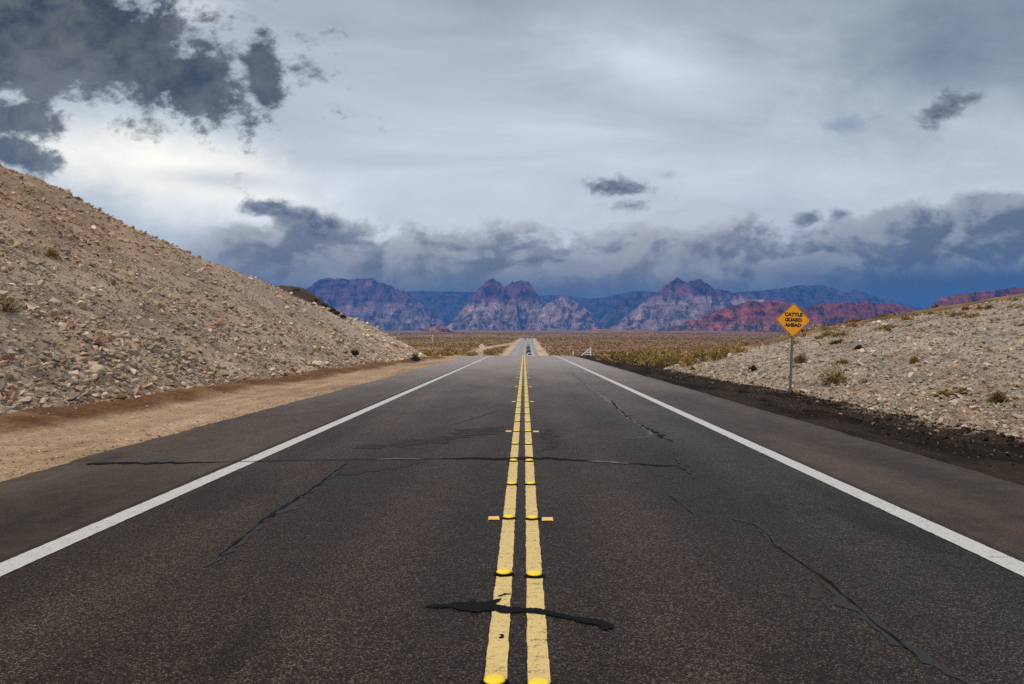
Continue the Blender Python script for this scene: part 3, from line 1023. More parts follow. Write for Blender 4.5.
# ------------------------------------------------------------------ bushes and scrub
def bush_arrays(n, rad, hgt, leaf, cols, r, twig=True):
    """many small blades fanning out of one root, denser inside, uneven outside"""
    az = r.uniform(0, 2 * math.pi, n)
    lob = 1 + .28 * np.sin(az * 3 + r.uniform(0, 6)) * r.uniform(.4, 1) + .15 * np.sin(az * 7 + r.uniform(0, 6))
    el = np.arccos(r.uniform(0.02, 1, n))
    rr = r.uniform(.25, 1, n) ** .6 * lob
    P = np.stack([np.cos(az) * np.sin(el) * rad * rr, np.sin(az) * np.sin(el) * rad * rr, np.cos(el) * hgt * rr * r.uniform(.75, 1.05, n)], 1)
    D = P / (np.linalg.norm(P, axis=1)[:, None] + 1e-6) + r.normal(0, .45, (n, 3)) + np.array([0, 0, .25])
    D /= np.linalg.norm(D, axis=1)[:, None]
    S = np.cross(D, r.normal(size=(n, 3))); S /= np.linalg.norm(S, axis=1)[:, None] + 1e-9
    L = leaf * r.uniform(.7, 1.6, n)[:, None]
    Wd = L * r.uniform(.22, .42, n)[:, None]
    V = np.stack([P - S * Wd, P + S * Wd, P + D * L * 1.6], 1)
    V[..., 2] = np.maximum(V[..., 2], 0.0)
    c = np.array(cols)[r.integers(0, len(cols), n)] * r.uniform(.65, 1.3, (n, 1))
    return V.reshape(-1, 3), np.repeat(c, 3, 0)


TAWNY = [(.36, .25, .115), (.28, .185, .08), (.44, .32, .17), (.17, .11, .05)]
OLIVE = [(.28, .20, .05), (.36, .255, .06), (.19, .14, .038), (.43, .30, .09), (.12, .09, .03)]
DARKB = [(.06, .048, .03), (.09, .07, .04), (.045, .036, .024)]
STRAW = [(.48, .37, .21), (.38, .28, .14), (.27, .19, .09)]
ORANGE = [(.33, .19, .07), (.25, .14, .05)]


def bush(px, py, w, h, cols, label, group=None, n=520, leaf=.05):
    gx, gy, gz = hit(px, py)
    s = gy / F
    V, T = bush_arrays(n, w * s * .5, h * s, max(leaf, .9 * s), cols, rng)
    root = link('bush', np_mesh('bush', V, np.arange(len(V)).reshape(-1, 3), MAT_LEAF, T, smooth=False), None, (gx, gy, gz - .02))
    tw = MB()
    for k in range(9):
        a = rng.uniform(0, 6.28); q = rng.uniform(.3, .75)
        tw.tube((0, 0, -.03), (math.cos(a) * w * s * .5 * q, math.sin(a) * w * s * .5 * q, h * s * rng.uniform(.5, .85)), .010 + .0003 * gy, 5, .004)
    tw.build('stem', MAT_STEM, root)
    return tag(root, label, 'bush', group)


MAT_STEM = simple_mat('dry_stem', (.12, .085, .05), .9, 0, .25)
bush(52, 257, 12, 9, [(.33, .21, .07), (.24, .15, .05), (.40, .28, .10)], 'small yellow brown bush high on the cut slope')
bush(5, 312, 22, 14, TAWNY, 'pale dry bush on the cut slope at the left edge of the picture')
bush(355, 355, 7, 6, DARKB, 'small dark bush on the lower cut slope')
bush(415.5, 361, 9, 7, DARKB, 'dark bush at the toe where the cut slope ends')
bush(835, 384, 25, 15, TAWNY, 'largest tawny bush right of the sign post', None, 900)
bush(801, 363, 15, 9, [(.17, .125, .06), (.22, .16, .08), (.11, .085, .04)], 'brown bush just right of the sign post, below the panel')
bush(838.5, 344, 15, 4.5, DARKB, 'low dark mat shaped bush behind the tawny one')
bush(753, 371, 7, 5, DARKB, 'tiny dark bush left of the sign post on pale gravel')
bush(843, 364, 10, 4, TAWNY, 'low pale tuft between the largest tawny bush and the dark mat')
bush(914, 363, 6, 5, ORANGE, 'small orange tuft alone on the gravel bank')
bush(945, 397, 15, 6.5, TAWNY, 'wide dry tuft low on the right bank')
bush(963, 394, 10, 4, TAWNY, 'thin pale tuft joined to the wide dry one')
bush(999, 402, 14, 9, [(.20, .15, .055), (.26, .19, .08), (.14, .10, .04)], 'rounded olive tuft nearest the right edge of the picture')
bush(693, 371, 5, 4, OLIVE, 'tiny green bush on the pale gravel by the road')
bush(859, 349, 6, 3.5, DARKB, 'small dark tuft right of the dark mat bush')
for k, (px, py, w, h) in enumerate([(604, 359, 14, 6), (620, 361, 15, 8), (634, 363, 17, 10), (648, 364, 18, 11), (660, 365, 15, 10), (676, 364.5, 15, 9), (688, 365, 19, 13), (702, 361, 22, 14), (716, 359, 14, 9), (668, 359, 16, 8), (650, 357, 16, 8), (725, 356, 14, 8), (740, 352, 13, 7)]):
    bush(px, py + 1.5, w * (1.0 + .25 * (k % 2)), h * (1.15 + .22 * (k % 3)), OLIVE if k % 3 else [(.43, .295, .085), (.28, .20, .06), (.50, .35, .12)],
         ('green brown' if k % 3 else 'yellow brown') + ' creosote bush in the row beyond the right verge', 'bushes beyond the right verge', 620, .06)
for k in range(30):
    px = rng.uniform(770, 1022)
    top = 341 - (px - 770) * .155
    bush(px, top + rng.uniform(-4, 8), rng.uniform(5, 13), rng.uniform(2.5, 5.0), [TAWNY, TAWNY, ORANGE, STRAW][k % 4],
         ['tawny', 'tawny', 'orange', 'straw coloured'][k % 4] + ' dry brush on the brown crest of the right bank', 'brush along the crest of the right bank', 160, .07)
for k in range(16):
    px = rng.uniform(425, 500)
    bush(px, rng.uniform(352, 357), rng.uniform(7, 12), rng.uniform(4, 6), [OLIVE, TAWNY][k % 2],
         ['olive', 'tawny'][k % 2] + ' bush on the flat beyond the left verge near the crest', 'bushes beyond the left verge', 160, .07)
for k in range(12):
    px = rng.uniform(296, 345)
    bush(px, 287.5 + (px - 296) * .60 + rng.uniform(1, 3), rng.uniform(4, 7), rng.uniform(1.5, 2.5), DARKB,
         'dark brush on the brown ridge behind the cut slope', 'brush on the ridge behind the cut slope', 120, .08)

# the plain's scrub, one mass
n = 62000
y = np.exp(rng.uniform(math.log(95), math.log(2600), n))
lat = np.where(rng.uniform(0, 1, n) < .75, rng.uniform(-.22, .42, n), rng.uniform(-.75, .75, n))
x = lat * y
xr = x - road_cx(y)
tx = xr + 9 + .055 * np.clip(y - 130, 0, 420) * (1 - sstep(330, 640, y))
ok = ((np.abs(xr) > 10) | (y > 1060)) & ~((x < -.14 * y) & (y < 210)) & ~((np.abs(tx) < 4.5) & (y > 130) & (y < 640))
ok &= ~((x > toe_right(y) + 2) & (y < 52)) & (fbm(x * .01, y * .01, 701, 3) + rng.uniform(-.6, .9, n) > 0)
x, y = x[ok], y[ok]
z = ground(x, y)
sc = rng.uniform(.45, 1.0, len(x)) * (.8 + y / 900)
nb = 9
r = rng
P = r.normal(0, 1, (len(x), nb, 3)); P /= np.linalg.norm(P, axis=2)[..., None]
P[..., 2] = np.abs(P[..., 2])
C = P * (sc[:, None, None] * np.array([.75, .75, .55]))
D = P + r.normal(0, .5, P.shape); D[..., 2] = np.abs(D[..., 2]) * .6
S = np.cross(D, r.normal(size=P.shape)); S /= np.linalg.norm(S, axis=2)[..., None]
L = (sc * .55)[:, None, None]
base = np.stack([x, y, z], 1)[:, None, :]
V = np.stack([base + C * .55 - S * L * .55, base + C * .55 + S * L * .55, base + C * .6 + D * L], 2)
pal = np.array([(.29, .205, .052), (.36, .25, .07), (.17, .12, .042), (.37, .245, .11), (.27, .145, .078)])
rightish = (x > 0)
ci = np.where(rightish, rng.choice(5, len(x), p=[.10, .10, .20, .20, .40]), rng.choice(5, len(x), p=[.35, .3, .25, .05, .05]))
T = pal[ci][:, None, None, :] * rng.uniform(.6, 1.35, (len(x), nb, 1, 1)) * np.ones((1, 1, 3, 1))
V = V.reshape(-1, 3)
tag(link('desert_scrub', np_mesh('desert_scrub', V, np.arange(len(V)).reshape(-1, 3), MAT_LEAF, T.reshape(-1, 3), smooth=False)),
    'low olive and brown scrub covering the desert plain', kind='stuff')

# ------------------------------------------------------------------ mountains
def mountain_mat(name, lowc, midc, topc, z0, z1, band=38.0, fine=1.0):
    m, t, b = new_mat(name)
    p = position(t)
    x, y, z = t.xyz(p)
    w = t.noise(p, .006, 5, .65)
    hz = t.lin(t.add(z, t.mul(t.sub(w, .5), 190)), z0, z1)
    c = t.mix(t.ss(hz, .15, .42), lowc, midc)
    c = t.mix(t.ss(hz, .44, .62), c, topc)
    # bedding
    layer = t.noise(t.comb(t.mul(x, .0022), t.mul(y, .0022), t.m('DIVIDE', t.add(z, t.mul(w, 40)), band)), 1.0, 5, .65)
    k = t.lin(layer, .35, .65, .66, 1.38)
    c = t.mix(1.0, c, t.comb(k, k, k), 'MULTIPLY')
    # pale and dark streaks: lit faces and shaded gullies painted into the rock colour
    streak = t.noise(t.scale(p, (.013 * fine, .006 * fine, .0075 * fine)), 1.0, 6, .68)
    joint = t.noise(t.scale(p, (.036 * fine, .015 * fine, .030 * fine)), 1.0, 4, .7)
    sj = t.add(t.mul(streak, .75), t.mul(joint, .25))
    c = t.mix(t.ss(sj, .505, .575), c, t.mix(1.0, c, (.20, .195, .21), 'MULTIPLY'))
    c = t.mix(t.mul(t.ss(sj, .475, .40), .9), c, t.mix(1.0, c, (1.9, 1.75, 1.65), 'MULTIPLY'))
    green = t.noise(p, .016, 6, .7)
    c = t.mix(t.mul(t.ss(green, .50, .60), t.ss(hz, .50, .08)), c, (.055, .052, .034))
    t.put(b.inputs['Base Color'], c)
    b.inputs['Roughness'].default_value = .95
    b.inputs['Specular IOR Level'].default_value = .05
    h = t.add(t.noise(p, .022 * fine, 6, .65), t.mul(sj, 1.4))
    t.put(b.inputs['Normal'], t.bump(h, 1.0, 40 / fine))
    return m


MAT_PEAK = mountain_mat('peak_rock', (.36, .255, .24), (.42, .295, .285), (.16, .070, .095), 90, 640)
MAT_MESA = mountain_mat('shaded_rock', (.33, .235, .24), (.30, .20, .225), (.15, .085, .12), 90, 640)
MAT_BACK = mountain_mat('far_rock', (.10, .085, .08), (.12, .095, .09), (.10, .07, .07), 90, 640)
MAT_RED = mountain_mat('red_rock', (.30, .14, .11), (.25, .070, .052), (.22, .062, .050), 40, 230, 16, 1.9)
TOP = [0.0]


def massif(name, D, ridge, front, back, mat, label, seed, du=11.0, nf=80, nbk=22, gul=.75, jag=15.0, gs=250.0, zup=1.0):
    rx_ = [(p[0] - 524) / F * D for p in ridge]
    rz_ = [1.63 + (341 - p[1]) / F * D for p in ridge]
    x0, x1 = rx_[0], rx_[-1]
    u = np.arange(x0, x1 + du, du)
    H = np.interp(u, rx_, rz_)
    H = H + jag * fbm(u / 95, 0 * u, seed, 4) + jag * .7 * fbm(u / 30, 0 * u + 9, seed + 3, 2) + jag * .5 * np.round(2 * fbm(u / 160, 0 * u + 4, seed + 2, 2)) / 2
    t = np.concatenate([np.linspace(-1, 0, nf), np.linspace(0, 1, nbk)[1:]])
    U, Tt = np.meshgrid(u, t)
    Hh = np.meshgrid(H, t)[0]
    a = np.abs(Tt)
    base = prof_true(np.full_like(U, D)) - 25
    rel = np.clip(Hh - base, 0, None)
    depth = np.where(Tt < 0, front, back) * (.55 + .6 * rel / max(1, rel.max())) * (1 + .45 * fbm(U / 300, 0 * U, seed + 5, 2))
    warp = 70 * fbm(U / 300, a * 3, seed + 9, 3)
    out = np.clip(a, 0, 1)
    lean = (vnoise(U / 900, 0 * U, seed + 31) * 1.2) * out * depth * .45
    g1 = np.abs(vnoise((U + warp * .8 + lean) / gs, out * .5 + seed, seed + 11)) * 1.9
    g2 = np.abs(vnoise((U + warp * 1.3 - lean * .7) / (gs * .40), out * 1.3, seed + 13)) * 1.9
    g3 = np.abs(vnoise((U + warp * 1.6 + lean * .4) / (gs * .17), out * 3.0, seed + 15)) * 1.9
    cut = np.clip(.72 * g1 + .28 * g2 + .08 * g3, 0, 1)           # 0 on a spur, 1 in a gully
    sp = 1 - cut
    reach = .52 + gul * 1.05 * (cut - .20)
    aa = np.clip(a * (1 + (1 / np.clip(1.15 - reach, .45, 1.2) - 1) * sstep(.02, .25, a)), 0, 1)
    # two cliffs with a bench between them, a talus apron below
    f = np.interp(aa, [0, .06, .15, .24, .40, .48, .66, .80, 1.0], [1.0, .92, .74, .66, .48, .37, .20, .09, 0.0])
    stepn = .045 * np.sin(f * 34 + 3 * fbm(U / 500, a * 2, seed + 21, 2)) * (f > .12) * (f < .97)
    f = np.clip(f + stepn * .55, 0, 1)
    Z = base + rel * f
    Z = Z + (.05 * rel + 2) * fbm(U / 55, a * 14, seed + 23, 4) * np.sin(np.pi * np.clip(a * .96 + .02, 0, 1))
    Z = Z - (.34 * cut ** 1.3 + .04 * g3) * rel * np.sin(np.pi * np.clip(a, 0, 1) ** .7)
    X = U + 45 * fbm(U / 200, a * 5, seed + 25, 3) * a
    Y = D + Tt * depth
    fade = np.minimum(sstep(0, .02, (U - x0) / (x1 - x0)), sstep(0, .02, (x1 - U) / (x1 - x0)))
    Z = base + (Z - base) * np.clip(fade, .0, 1)
    ii = np.arange(U.size).reshape(U.shape)
    q = np.stack([ii[:-1, :-1], ii[:-1, 1:], ii[1:, 1:], ii[1:, :-1]], -1).reshape(-1, 4)
    TOP[0] = max(TOP[0], float(Z.max()))
    me = np_mesh(name, np.stack([X, Y, Z], -1).reshape(-1, 3), q, mat)
    return tag(link(name, me), label, kind='structure')


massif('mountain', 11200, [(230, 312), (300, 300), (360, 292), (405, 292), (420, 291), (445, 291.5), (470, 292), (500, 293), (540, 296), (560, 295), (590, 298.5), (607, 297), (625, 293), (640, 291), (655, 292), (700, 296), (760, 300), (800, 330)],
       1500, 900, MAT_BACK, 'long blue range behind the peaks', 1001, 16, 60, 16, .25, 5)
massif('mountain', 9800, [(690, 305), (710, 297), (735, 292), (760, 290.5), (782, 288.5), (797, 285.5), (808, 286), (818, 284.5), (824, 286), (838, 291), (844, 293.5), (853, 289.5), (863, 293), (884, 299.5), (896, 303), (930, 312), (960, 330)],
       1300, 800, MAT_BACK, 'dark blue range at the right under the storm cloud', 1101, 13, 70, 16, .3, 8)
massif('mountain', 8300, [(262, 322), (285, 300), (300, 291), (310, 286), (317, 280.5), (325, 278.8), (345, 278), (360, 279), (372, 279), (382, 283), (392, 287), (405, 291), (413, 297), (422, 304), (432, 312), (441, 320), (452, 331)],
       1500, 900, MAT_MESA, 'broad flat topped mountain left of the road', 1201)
massif('mountain', 7900, [(436, 331), (447, 327), (455, 318), (462, 309), (470, 300), (477, 291.5), (484, 285), (492, 277.6), (498, 281.5), (504, 286.5), (508, 284), (512, 281.5), (520, 280.5), (528, 282.5), (534, 288), (538, 295), (542, 306), (547, 317), (553, 331)],
       1400, 900, MAT_PEAK, 'pyramid shaped peak behind the end of the road', 1301)
massif('mountain', 7500, [(526, 331), (533, 322), (540, 311), (548, 303), (555, 299.5), (561, 294.5), (567, 297), (575, 301), (585, 307), (592, 315), (600, 331)],
       900, 700, MAT_PEAK, 'smaller pointed mountain right of the pyramid peak', 1401, 9)
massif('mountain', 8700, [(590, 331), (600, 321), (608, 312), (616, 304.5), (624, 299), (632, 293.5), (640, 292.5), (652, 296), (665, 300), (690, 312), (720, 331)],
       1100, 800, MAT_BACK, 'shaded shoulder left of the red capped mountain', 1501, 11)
massif('mountain', 7200, [(606, 331), (618, 323), (631, 311), (645, 301), (658, 291), (667, 284.5), (673, 279.5), (677, 278), (681, 281), (690, 281.5), (698, 279.5), (706, 283), (713, 288), (726, 291), (741, 294.5), (757, 298), (775, 302), (800, 310), (840, 331)],
       1300, 900, MAT_PEAK, 'red capped mountain with pale cliffs right of the road', 1601, 9)
massif('red_hill', 4300, [(664, 331), (673, 327), (690, 321), (705, 316), (722, 310), (735, 304), (747, 300.5), (760, 301.5), (772, 300), (783, 301), (795, 306), (806, 307.5), (815, 305), (823, 304), (840, 302), (852, 303.5), (863, 302), (878, 304), (896, 305.5), (910, 309), (930, 316), (960, 331)],
       750, 500, MAT_RED, 'low red rock ridge behind the sign', 1701, 5.5, 80, 18, .6, 8, 120)
massif('red_hill', 3900, [(880, 331), (900, 317), (912, 311), (925, 308), (936, 300.5), (948, 297), (957, 296), (975, 293), (990, 291.5), (1004, 289), (1024, 288), (1060, 286), (1100, 296), (1150, 331)],
       650, 500, MAT_RED, 'dark red knob above the right gravel bank', 1801, 5.5, 70, 18, .6, 7, 120)
massif('small_hill', 3400, [(408, 333), (420, 331), (430, 327.5), (438.7, 325.8), (444, 327), (452, 331.5), (462, 333)],
       200, 150, MAT_RED, 'low reddish mound at the foot of the pyramid peak', 1901, 3, 40, 14, .3, 1.5, 60)
massif('small_hill', 2600, [(545, 335), (565, 332), (585, 330.5), (605, 328.5), (625, 330), (640, 329), (665, 331.5), (700, 334)],
       340, 250, MAT_PLAIN, 'low brown rise right of the far road', 1951, 4, 40, 14, .2, 1.2, 90)
bpy.data.objects['small_hill.001'].data.attributes.new('tint', 'FLOAT_COLOR', 'POINT')
_m = bpy.data.objects['small_hill.001'].data
_c = np.ones((len(_m.vertices), 4), np.float32); _c[:, :3] = (.21, .135, .09)
_m.attributes['tint'].data.foreach_set('color', _c.ravel())

# ------------------------------------------------------------------ CATTLE GUARD AHEAD sign
def text_mesh(body, size, loc, rot, mat, parent, name='lettering'):
    cu = bpy.data.curves.new(name, 'FONT')
    cu.body = body; cu.align_x = 'CENTER'; cu.align_y = 'CENTER'
    cu.size = size; cu.extrude = .0012; cu.offset = .0095; cu.space_character = 1.02
    tmp = bpy.data.objects.new('tmp_text', cu)
    COL.objects.link(tmp)
    dg = bpy.context.evaluated_depsgraph_get(); dg.update()
    me = bpy.data.meshes.new_from_object(tmp.evaluated_get(dg))
    me.name = name
    bpy.data.objects.remove(tmp)
    me.materials.clear(); me.materials.append(mat)
    o = link(name, me, parent, loc)
    o.rotation_euler = rot
    return o


def rounded_diamond(a, rc, n=6):
    """corner points of a square of side a turned on its corner, in the x-z plane"""
    out = []
    hs = a / 2 - rc
    for q, (sx, sz) in enumerate(((1, 1), (-1, 1), (-1, -1), (1, -1))):
        for k in range(n + 1):
            t = math.pi / 2 * (q + k / n)
            px, pz_ = sx * hs + rc * math.cos(t), sz * hs + rc * math.sin(t)
            c = math.sqrt(.5)
            out.append((c * (px - pz_), c * (px + pz_)))
    return out


def plate(name, a, rc, y0, y1, mat, parent, z):
    pts = rounded_diamond(a, rc)
    m = MB()
    m.loft([[(x, y0, z + zz) for x, zz in pts], [(x, y1, z + zz) for x, zz in pts]])
    return m.build(name, mat, parent)


def frame(name, a0, a1, rc, y0, y1, mat, parent, z):
    o_, i_ = rounded_diamond(a0, rc), rounded_diamond(a1, rc * .8)
    n = len(o_)
    V = [(x, y0, z + q) for x, q in o_] + [(x, y0, z + q) for x, q in i_] + [(x, y1, z + q) for x, q in o_] + [(x, y1, z + q) for x, q in i_]
    fs = []
    for k in range(n):
        j = (k + 1) % n
        fs += [(k, j, n + j, n + k), (2 * n + k, 3 * n + k, 3 * n + j, 2 * n + j), (k, 2 * n + k, 2 * n + j, j), (n + k, n + j, 3 * n + j, 3 * n + k)]
    m = MB(); m.add(V, fs)
    return m.build(name, mat, parent)


def u_post(h, parent, mat=None):
    m = MB()
    m.box((0, 0, h / 2 - .2), (.032, .006, h + .4))
    for s in (-1, 1):
        m.box((s * .0185, .012, h / 2 - .2), (.005, .030, h + .4))
        m.box((s * .030, .0245, h / 2 - .2), (.018, .005, h + .4))
    return m.build('post', mat or MAT_STEEL, parent)


gx, gy, gz = hit(790.3, 392.5)
sg = empty('road_sign', (gx, gy, gz))
tag(sg, 'orange diamond warning sign reading CATTLE GUARD AHEAD on a steel post', 'road sign')
zc = CAM[2] + (341 - 320.2) / F * gy - gz
u_post(zc + .38, sg)
plate('panel', .755, .05, -.008, -.0045, MAT_SIGN, sg, zc)
pb = plate('panel_back', .754, .05, -.0044, -.003, MAT_ALU, sg, zc)
frame('border', .735, .705, .045, -.0105, -.0082, MAT_BLACK, sg, zc)
for body, dz in (('CATTLE', .165), ('GUARD', .005), ('AHEAD', -.155)):
    text_mesh(body, .145, (0, -.0095, zc + dz), (R(90), 0, 0), MAT_BLACK, sg)
for dz in (.27, -.27):
    m = MB(); m.tube((0, -.0125, zc + dz), (0, .034, zc + dz), .009, 8); m.build('bolt', MAT_STEEL, sg)
sg.rotation_euler = (0, R(2.3), R(-2))
# loose dark clods where the post stands
for k in range(5):
    boulder(784 + k * 4, 394.5 + k % 2, 4.5, (.03, .025, .022), 'dark clod at the foot of the warning sign', 'dark clods around the sign post')

# far diamond sign seen from behind
def at(px, y):
    return float(CAM[0] + (px - 524) / F * y)


y = 150.0
x = at(481.6, y)
fs_ = empty('road_sign', (x, y, float(ground(x, y))))
zc2 = 1.63 + (341 - 346.3) / F * y - fs_.location.z
u_post(zc2 + .3, fs_, MAT_POLE)
pl = plate('panel', .80, .05, -.008, -.004, MAT_POLE, fs_, zc2)
for s in (-1, 1):
    m = MB(); m.box((0, -.012, zc2 + s * .2), (.5, .012, .04)); m.build('bracket', MAT_STEEL, fs_)
m = MB(); m.box((0, -.014, zc2), (.10, .006, .2)); m.build('stiffener', MAT_STEEL, fs_)
tag(fs_, 'small pale diamond sign seen from behind, left of the road at the crest', 'road sign')

# cattle guard wing and marker post at the crest
y = 96.0
x = at(590.6, y)
g0 = float(ground(x, y))
wing = empty('cattle_guard_wing', (x, y, g0))
tag(wing, 'white sloping gate wing of the cattle guard right of the crest', 'gate')
H = 1.63 + (341 - 347.6) / F * y - g0
Wd = (590.6 - 581.2) / F * y
m = MB(); m.box((0, 0, H / 2 - .15), (.13, .13, H + .3)); m.build('post', MAT_WHITE_WOOD, wing)
ang = math.atan2(H - .12, Wd)
L = math.hypot(H - .12, Wd)
m = MB(); m.box((-Wd / 2 - .03, -.07, H / 2 - .02), (L, .05, .13), Matrix.Rotation(-ang, 3, 'Y')); m.build('brace', MAT_WHITE_WOOD, wing)
for t in (.18, .42, .66):
    ln = Wd * (1 - t)
    m = MB(); m.box((-ln / 2 - .06, -.012, (H - .1) * t), (ln, .04, .09)); m.build('rail', MAT_WHITE_WOOD, wing)
y = 101.0
x = at(573.2, y)
mp = empty('marker_post', (x, y, float(ground(x, y))))
tag(mp, 'short white marker post at the crest, left of the gate wing', 'post')
hh = 1.63 + (341 - 350.8) / F * y - mp.location.z
m = MB(); m.box((0, 0, hh / 2 - .15), (.12, .08, hh + .3)); m.build('post', MAT_WHITE_WOOD, mp)
m = MB(); m.box((0, -.045, hh - .12), (.08, .008, .14)); m.build('reflector', MAT_CLEAR_LAMP, mp)
y = 700.0
x = at(432.7, y)
up = empty('utility_pole', (x, y, float(ground(x, y))))
tag(up, 'thin pale pole standing alone in the scrub left of the road', 'pole')
m = MB(); m.tube((0, 0, -.5), (0, 0, 6.0), .30, 8, .22); m.build('shaft', MAT_POLE, up)
m = MB(); m.box((0, 0, 5.4), (1.3, .2, .22)); m.build('crossarm', MAT_POLE, up)

# ------------------------------------------------------------------ cars
def car(col, suv, name='parked_car'):
    root = empty(name)
    paint = simple_mat('car_paint', col, .3, .0, .04, 2, .6)
    h0, h1, h2 = .32, (.98 if suv else .88), (1.74 if suv else 1.44)
    L, Wc = (4.7, .94) if suv else (4.6, .90)

    def ring(y, pts):
        return [(sx * w, y, z) for sx, w, z in pts]

    def sec(y, w, zb, zt):
        b = .07
        return [(-w + b, y, zb), (w - b, y, zb), (w, y, zb + b), (w, y, zt - b * 1.4), (w - b, y, zt), (-w + b, y, zt), (-w, y, zt - b * 1.4), (-w, y, zb + b)]
    m = MB()
    m.loft([sec(-L / 2, Wc * .90, h0 + .12, h1 - .12), sec(-L / 2 + .1, Wc * .97, h0 + .03, h1 - .01), sec(-L / 2 + .9, Wc, h0, h1), sec(.7, Wc, h0, h1), sec(1.2, Wc, h0, h1 - .04), sec(L / 2 - .25, Wc * .95, h0 + .02, h1 - .16), sec(L / 2, Wc * .84, h0 + .12, h1 - .28)])
    m.build('body', paint, root)
    m = MB()
    r0 = -L / 2 + (.12 if suv else .75)
    r1 = -L / 2 + (.50 if suv else 1.35)

    def cab(y, w, z):
        return [(-w, y, z), (w, y, z)]
    # cabin: lower ring on the body, upper ring at the roof
    lo = [(-Wc * .93, r0, h1 - .03), (Wc * .93, r0, h1 - .03), (Wc * .93, 1.15, h1 - .03), (-Wc * .93, 1.15, h1 - .03)]
    up_ = [(-Wc * .76, r1, h2 - .06), (Wc * .76, r1, h2 - .06), (Wc * .76, .40, h2 - .06), (-Wc * .76, .40, h2 - .06)]
    tp = [(-Wc * .68, r1 + .15, h2), (Wc * .68, r1 + .15, h2), (Wc * .68, .25, h2), (-Wc * .68, .25, h2)]
    m.loft([lo, up_, tp])
    m.build('cabin', paint, root)

    def pane(a, b, c, d, out, name_):
        cen = (Vector(a) + Vector(b) + Vector(c) + Vector(d)) / 4
        P = [cen + (Vector(p) - cen) * .84 + Vector(out) for p in (a, b, c, d)]
        q = MB(); q.add(P, [(0, 1, 2, 3)]); q.build(name_, MAT_GLASS, root)
    pane(lo[0], lo[1], up_[1], up_[0], (0, -.006, .004), 'rear_window')
    pane(lo[2], lo[3], up_[3], up_[2], (0, .006, .004), 'windscreen')
    pane(lo[1], lo[2], up_[2], up_[1], (.006, 0, .004), 'side_window')
    pane(lo[3], lo[0], up_[0], up_[3], (-.006, 0, .004), 'side_window')
    for sx in (-1, 1):
        for yy in (-L / 2 + .85, L / 2 - .85):
            m = MB(); m.tube((sx * (Wc - .2), yy, .34), (sx * (Wc + .01), yy, .34), .34, 18); wh = m.build('wheel', MAT_RUBBER, root)
            m = MB(); m.tube((sx * (Wc + .011), yy, .34), (sx * (Wc + .02), yy, .34), .2, 12); m.build('rim', MAT_RIM, wh)
        m = MB(); m.box((sx * Wc * .78, -L / 2 + .03, h1 - .22), (.2, .12, .22)); m.build('taillight', MAT_RED_LAMP, root)
        m = MB(); m.box((sx * Wc * .68, L / 2 - .06, h1 - .40), (.3, .14, .14)); m.build('headlight', MAT_CLEAR_LAMP, root)
    m = MB(); m.box((0, -L / 2 - .03, h0 + .15), (Wc * 1.75, .12, .16)); m.build('bumper', simple_mat('bumper_plastic', (.03, .03, .03), .6), root)
    m = MB(); m.box((0, -L / 2 - .004, h0 + .38), (.3, .02, .15)); m.build('number_plate', MAT_PLATE, root)
    return root


def place_car(root, y, lane, label, rz=0):
    cxx = float(road_cx(y))
    s = float((prof(y + 2) - prof(y - 2)) / 4)
    root.location = (cxx + lane, y, float(np.interp(y, road_y, pz)) + .006)
    root.rotation_euler = (math.atan(s) * (1 if rz == 0 else -1), 0, rz)
    tag(root, label, 'car', 'cars on the far road')
    return root


place_car(car((.78, .78, .77), True, 'white_car'), 262, 1.95, 'white car with a dark rear window just beyond the crest, nearest of the cars')
place_car(car((.012, .012, .014), True, 'black_car'), 330, 1.75, 'black car driving ahead of the white car')
place_car(car((.05, .055, .065), True, 'grey_car'), 400, 1.7, 'dark grey car third in the line ahead of the black car')
place_car(car((.30, .31, .33), False, 'silver_car'), 480, 1.7, 'silver car at the front of the line of cars')
place_car(car((.03, .03, .035), True, 'dark_car'), 905, 2.4, 'tiny dark car where the far road meets the horizon')
place_car(car((.20, .09, .06), False, 'red_car'), 800, -1.8, 'tiny reddish car coming the other way far down the road', math.pi)

# ------------------------------------------------------------------ air
hz = MB()
zb, zt = GROUND_MIN - 1.0, TOP[0] + 12
hz.box((0, 7200, (zb + zt) / 2), (26000, 15400, zt - zb))
mh = bpy.data.materials.new('air')
mh.use_nodes = True
t = NT(mh.node_tree)
t.n.remove(t.n['Principled BSDF'])
pv = t.new('ShaderNodeVolumePrincipled')
pv.inputs['Color'].default_value = (.065, .27, .78, 1)
pv.inputs['Density'].default_value = 9.2e-5
pv.inputs['Anisotropy'].default_value = 0.1
t.l.new(pv.outputs[0], t.n['Material Output'].inputs['Volume'])
haze = hz.build('haze', mh)
tag(haze, 'blue haze in the desert air', kind='stuff')

# ------------------------------------------------------------------ sky
SUN_EL, SUN_DIR = R(58), None
sun_vec = Vector((-.36, -.46, .76)).normalized()
SUN_EL = math.asin(sun_vec.z)
SUN_AZ = math.atan2(sun_vec.x, sun_vec.y)
world = bpy.data.worlds.new('World')
scene.world = world
world.use_nodes = True
w = NT(world.node_tree)
bg = w.n['Background']
g = w.new('ShaderNodeTexCoord').outputs['Generated']
dx, dy, dz = w.xyz(g)
fy = w.m('MAXIMUM', dy, .02)
u = w.m('DIVIDE', dx, fy)
v = w.m('DIVIDE', dz, fy)
front = w.ss(dy, .05, .3)
uv = w.comb(u, w.mul(v, 1.35), 0.0)
nA = w.noise(uv, 7.0, 8, .60, .2)
nB = w.noise(uv, 24, 7, .65, .25)
wob = w.comb(w.add(u, w.mul(w.sub(nB, .5), .03)), w.add(w.mul(v, 1.35), w.mul(w.sub(nA, .5), .03)), 0.0)
nC = w.noise(wob, 60, 5, .65)
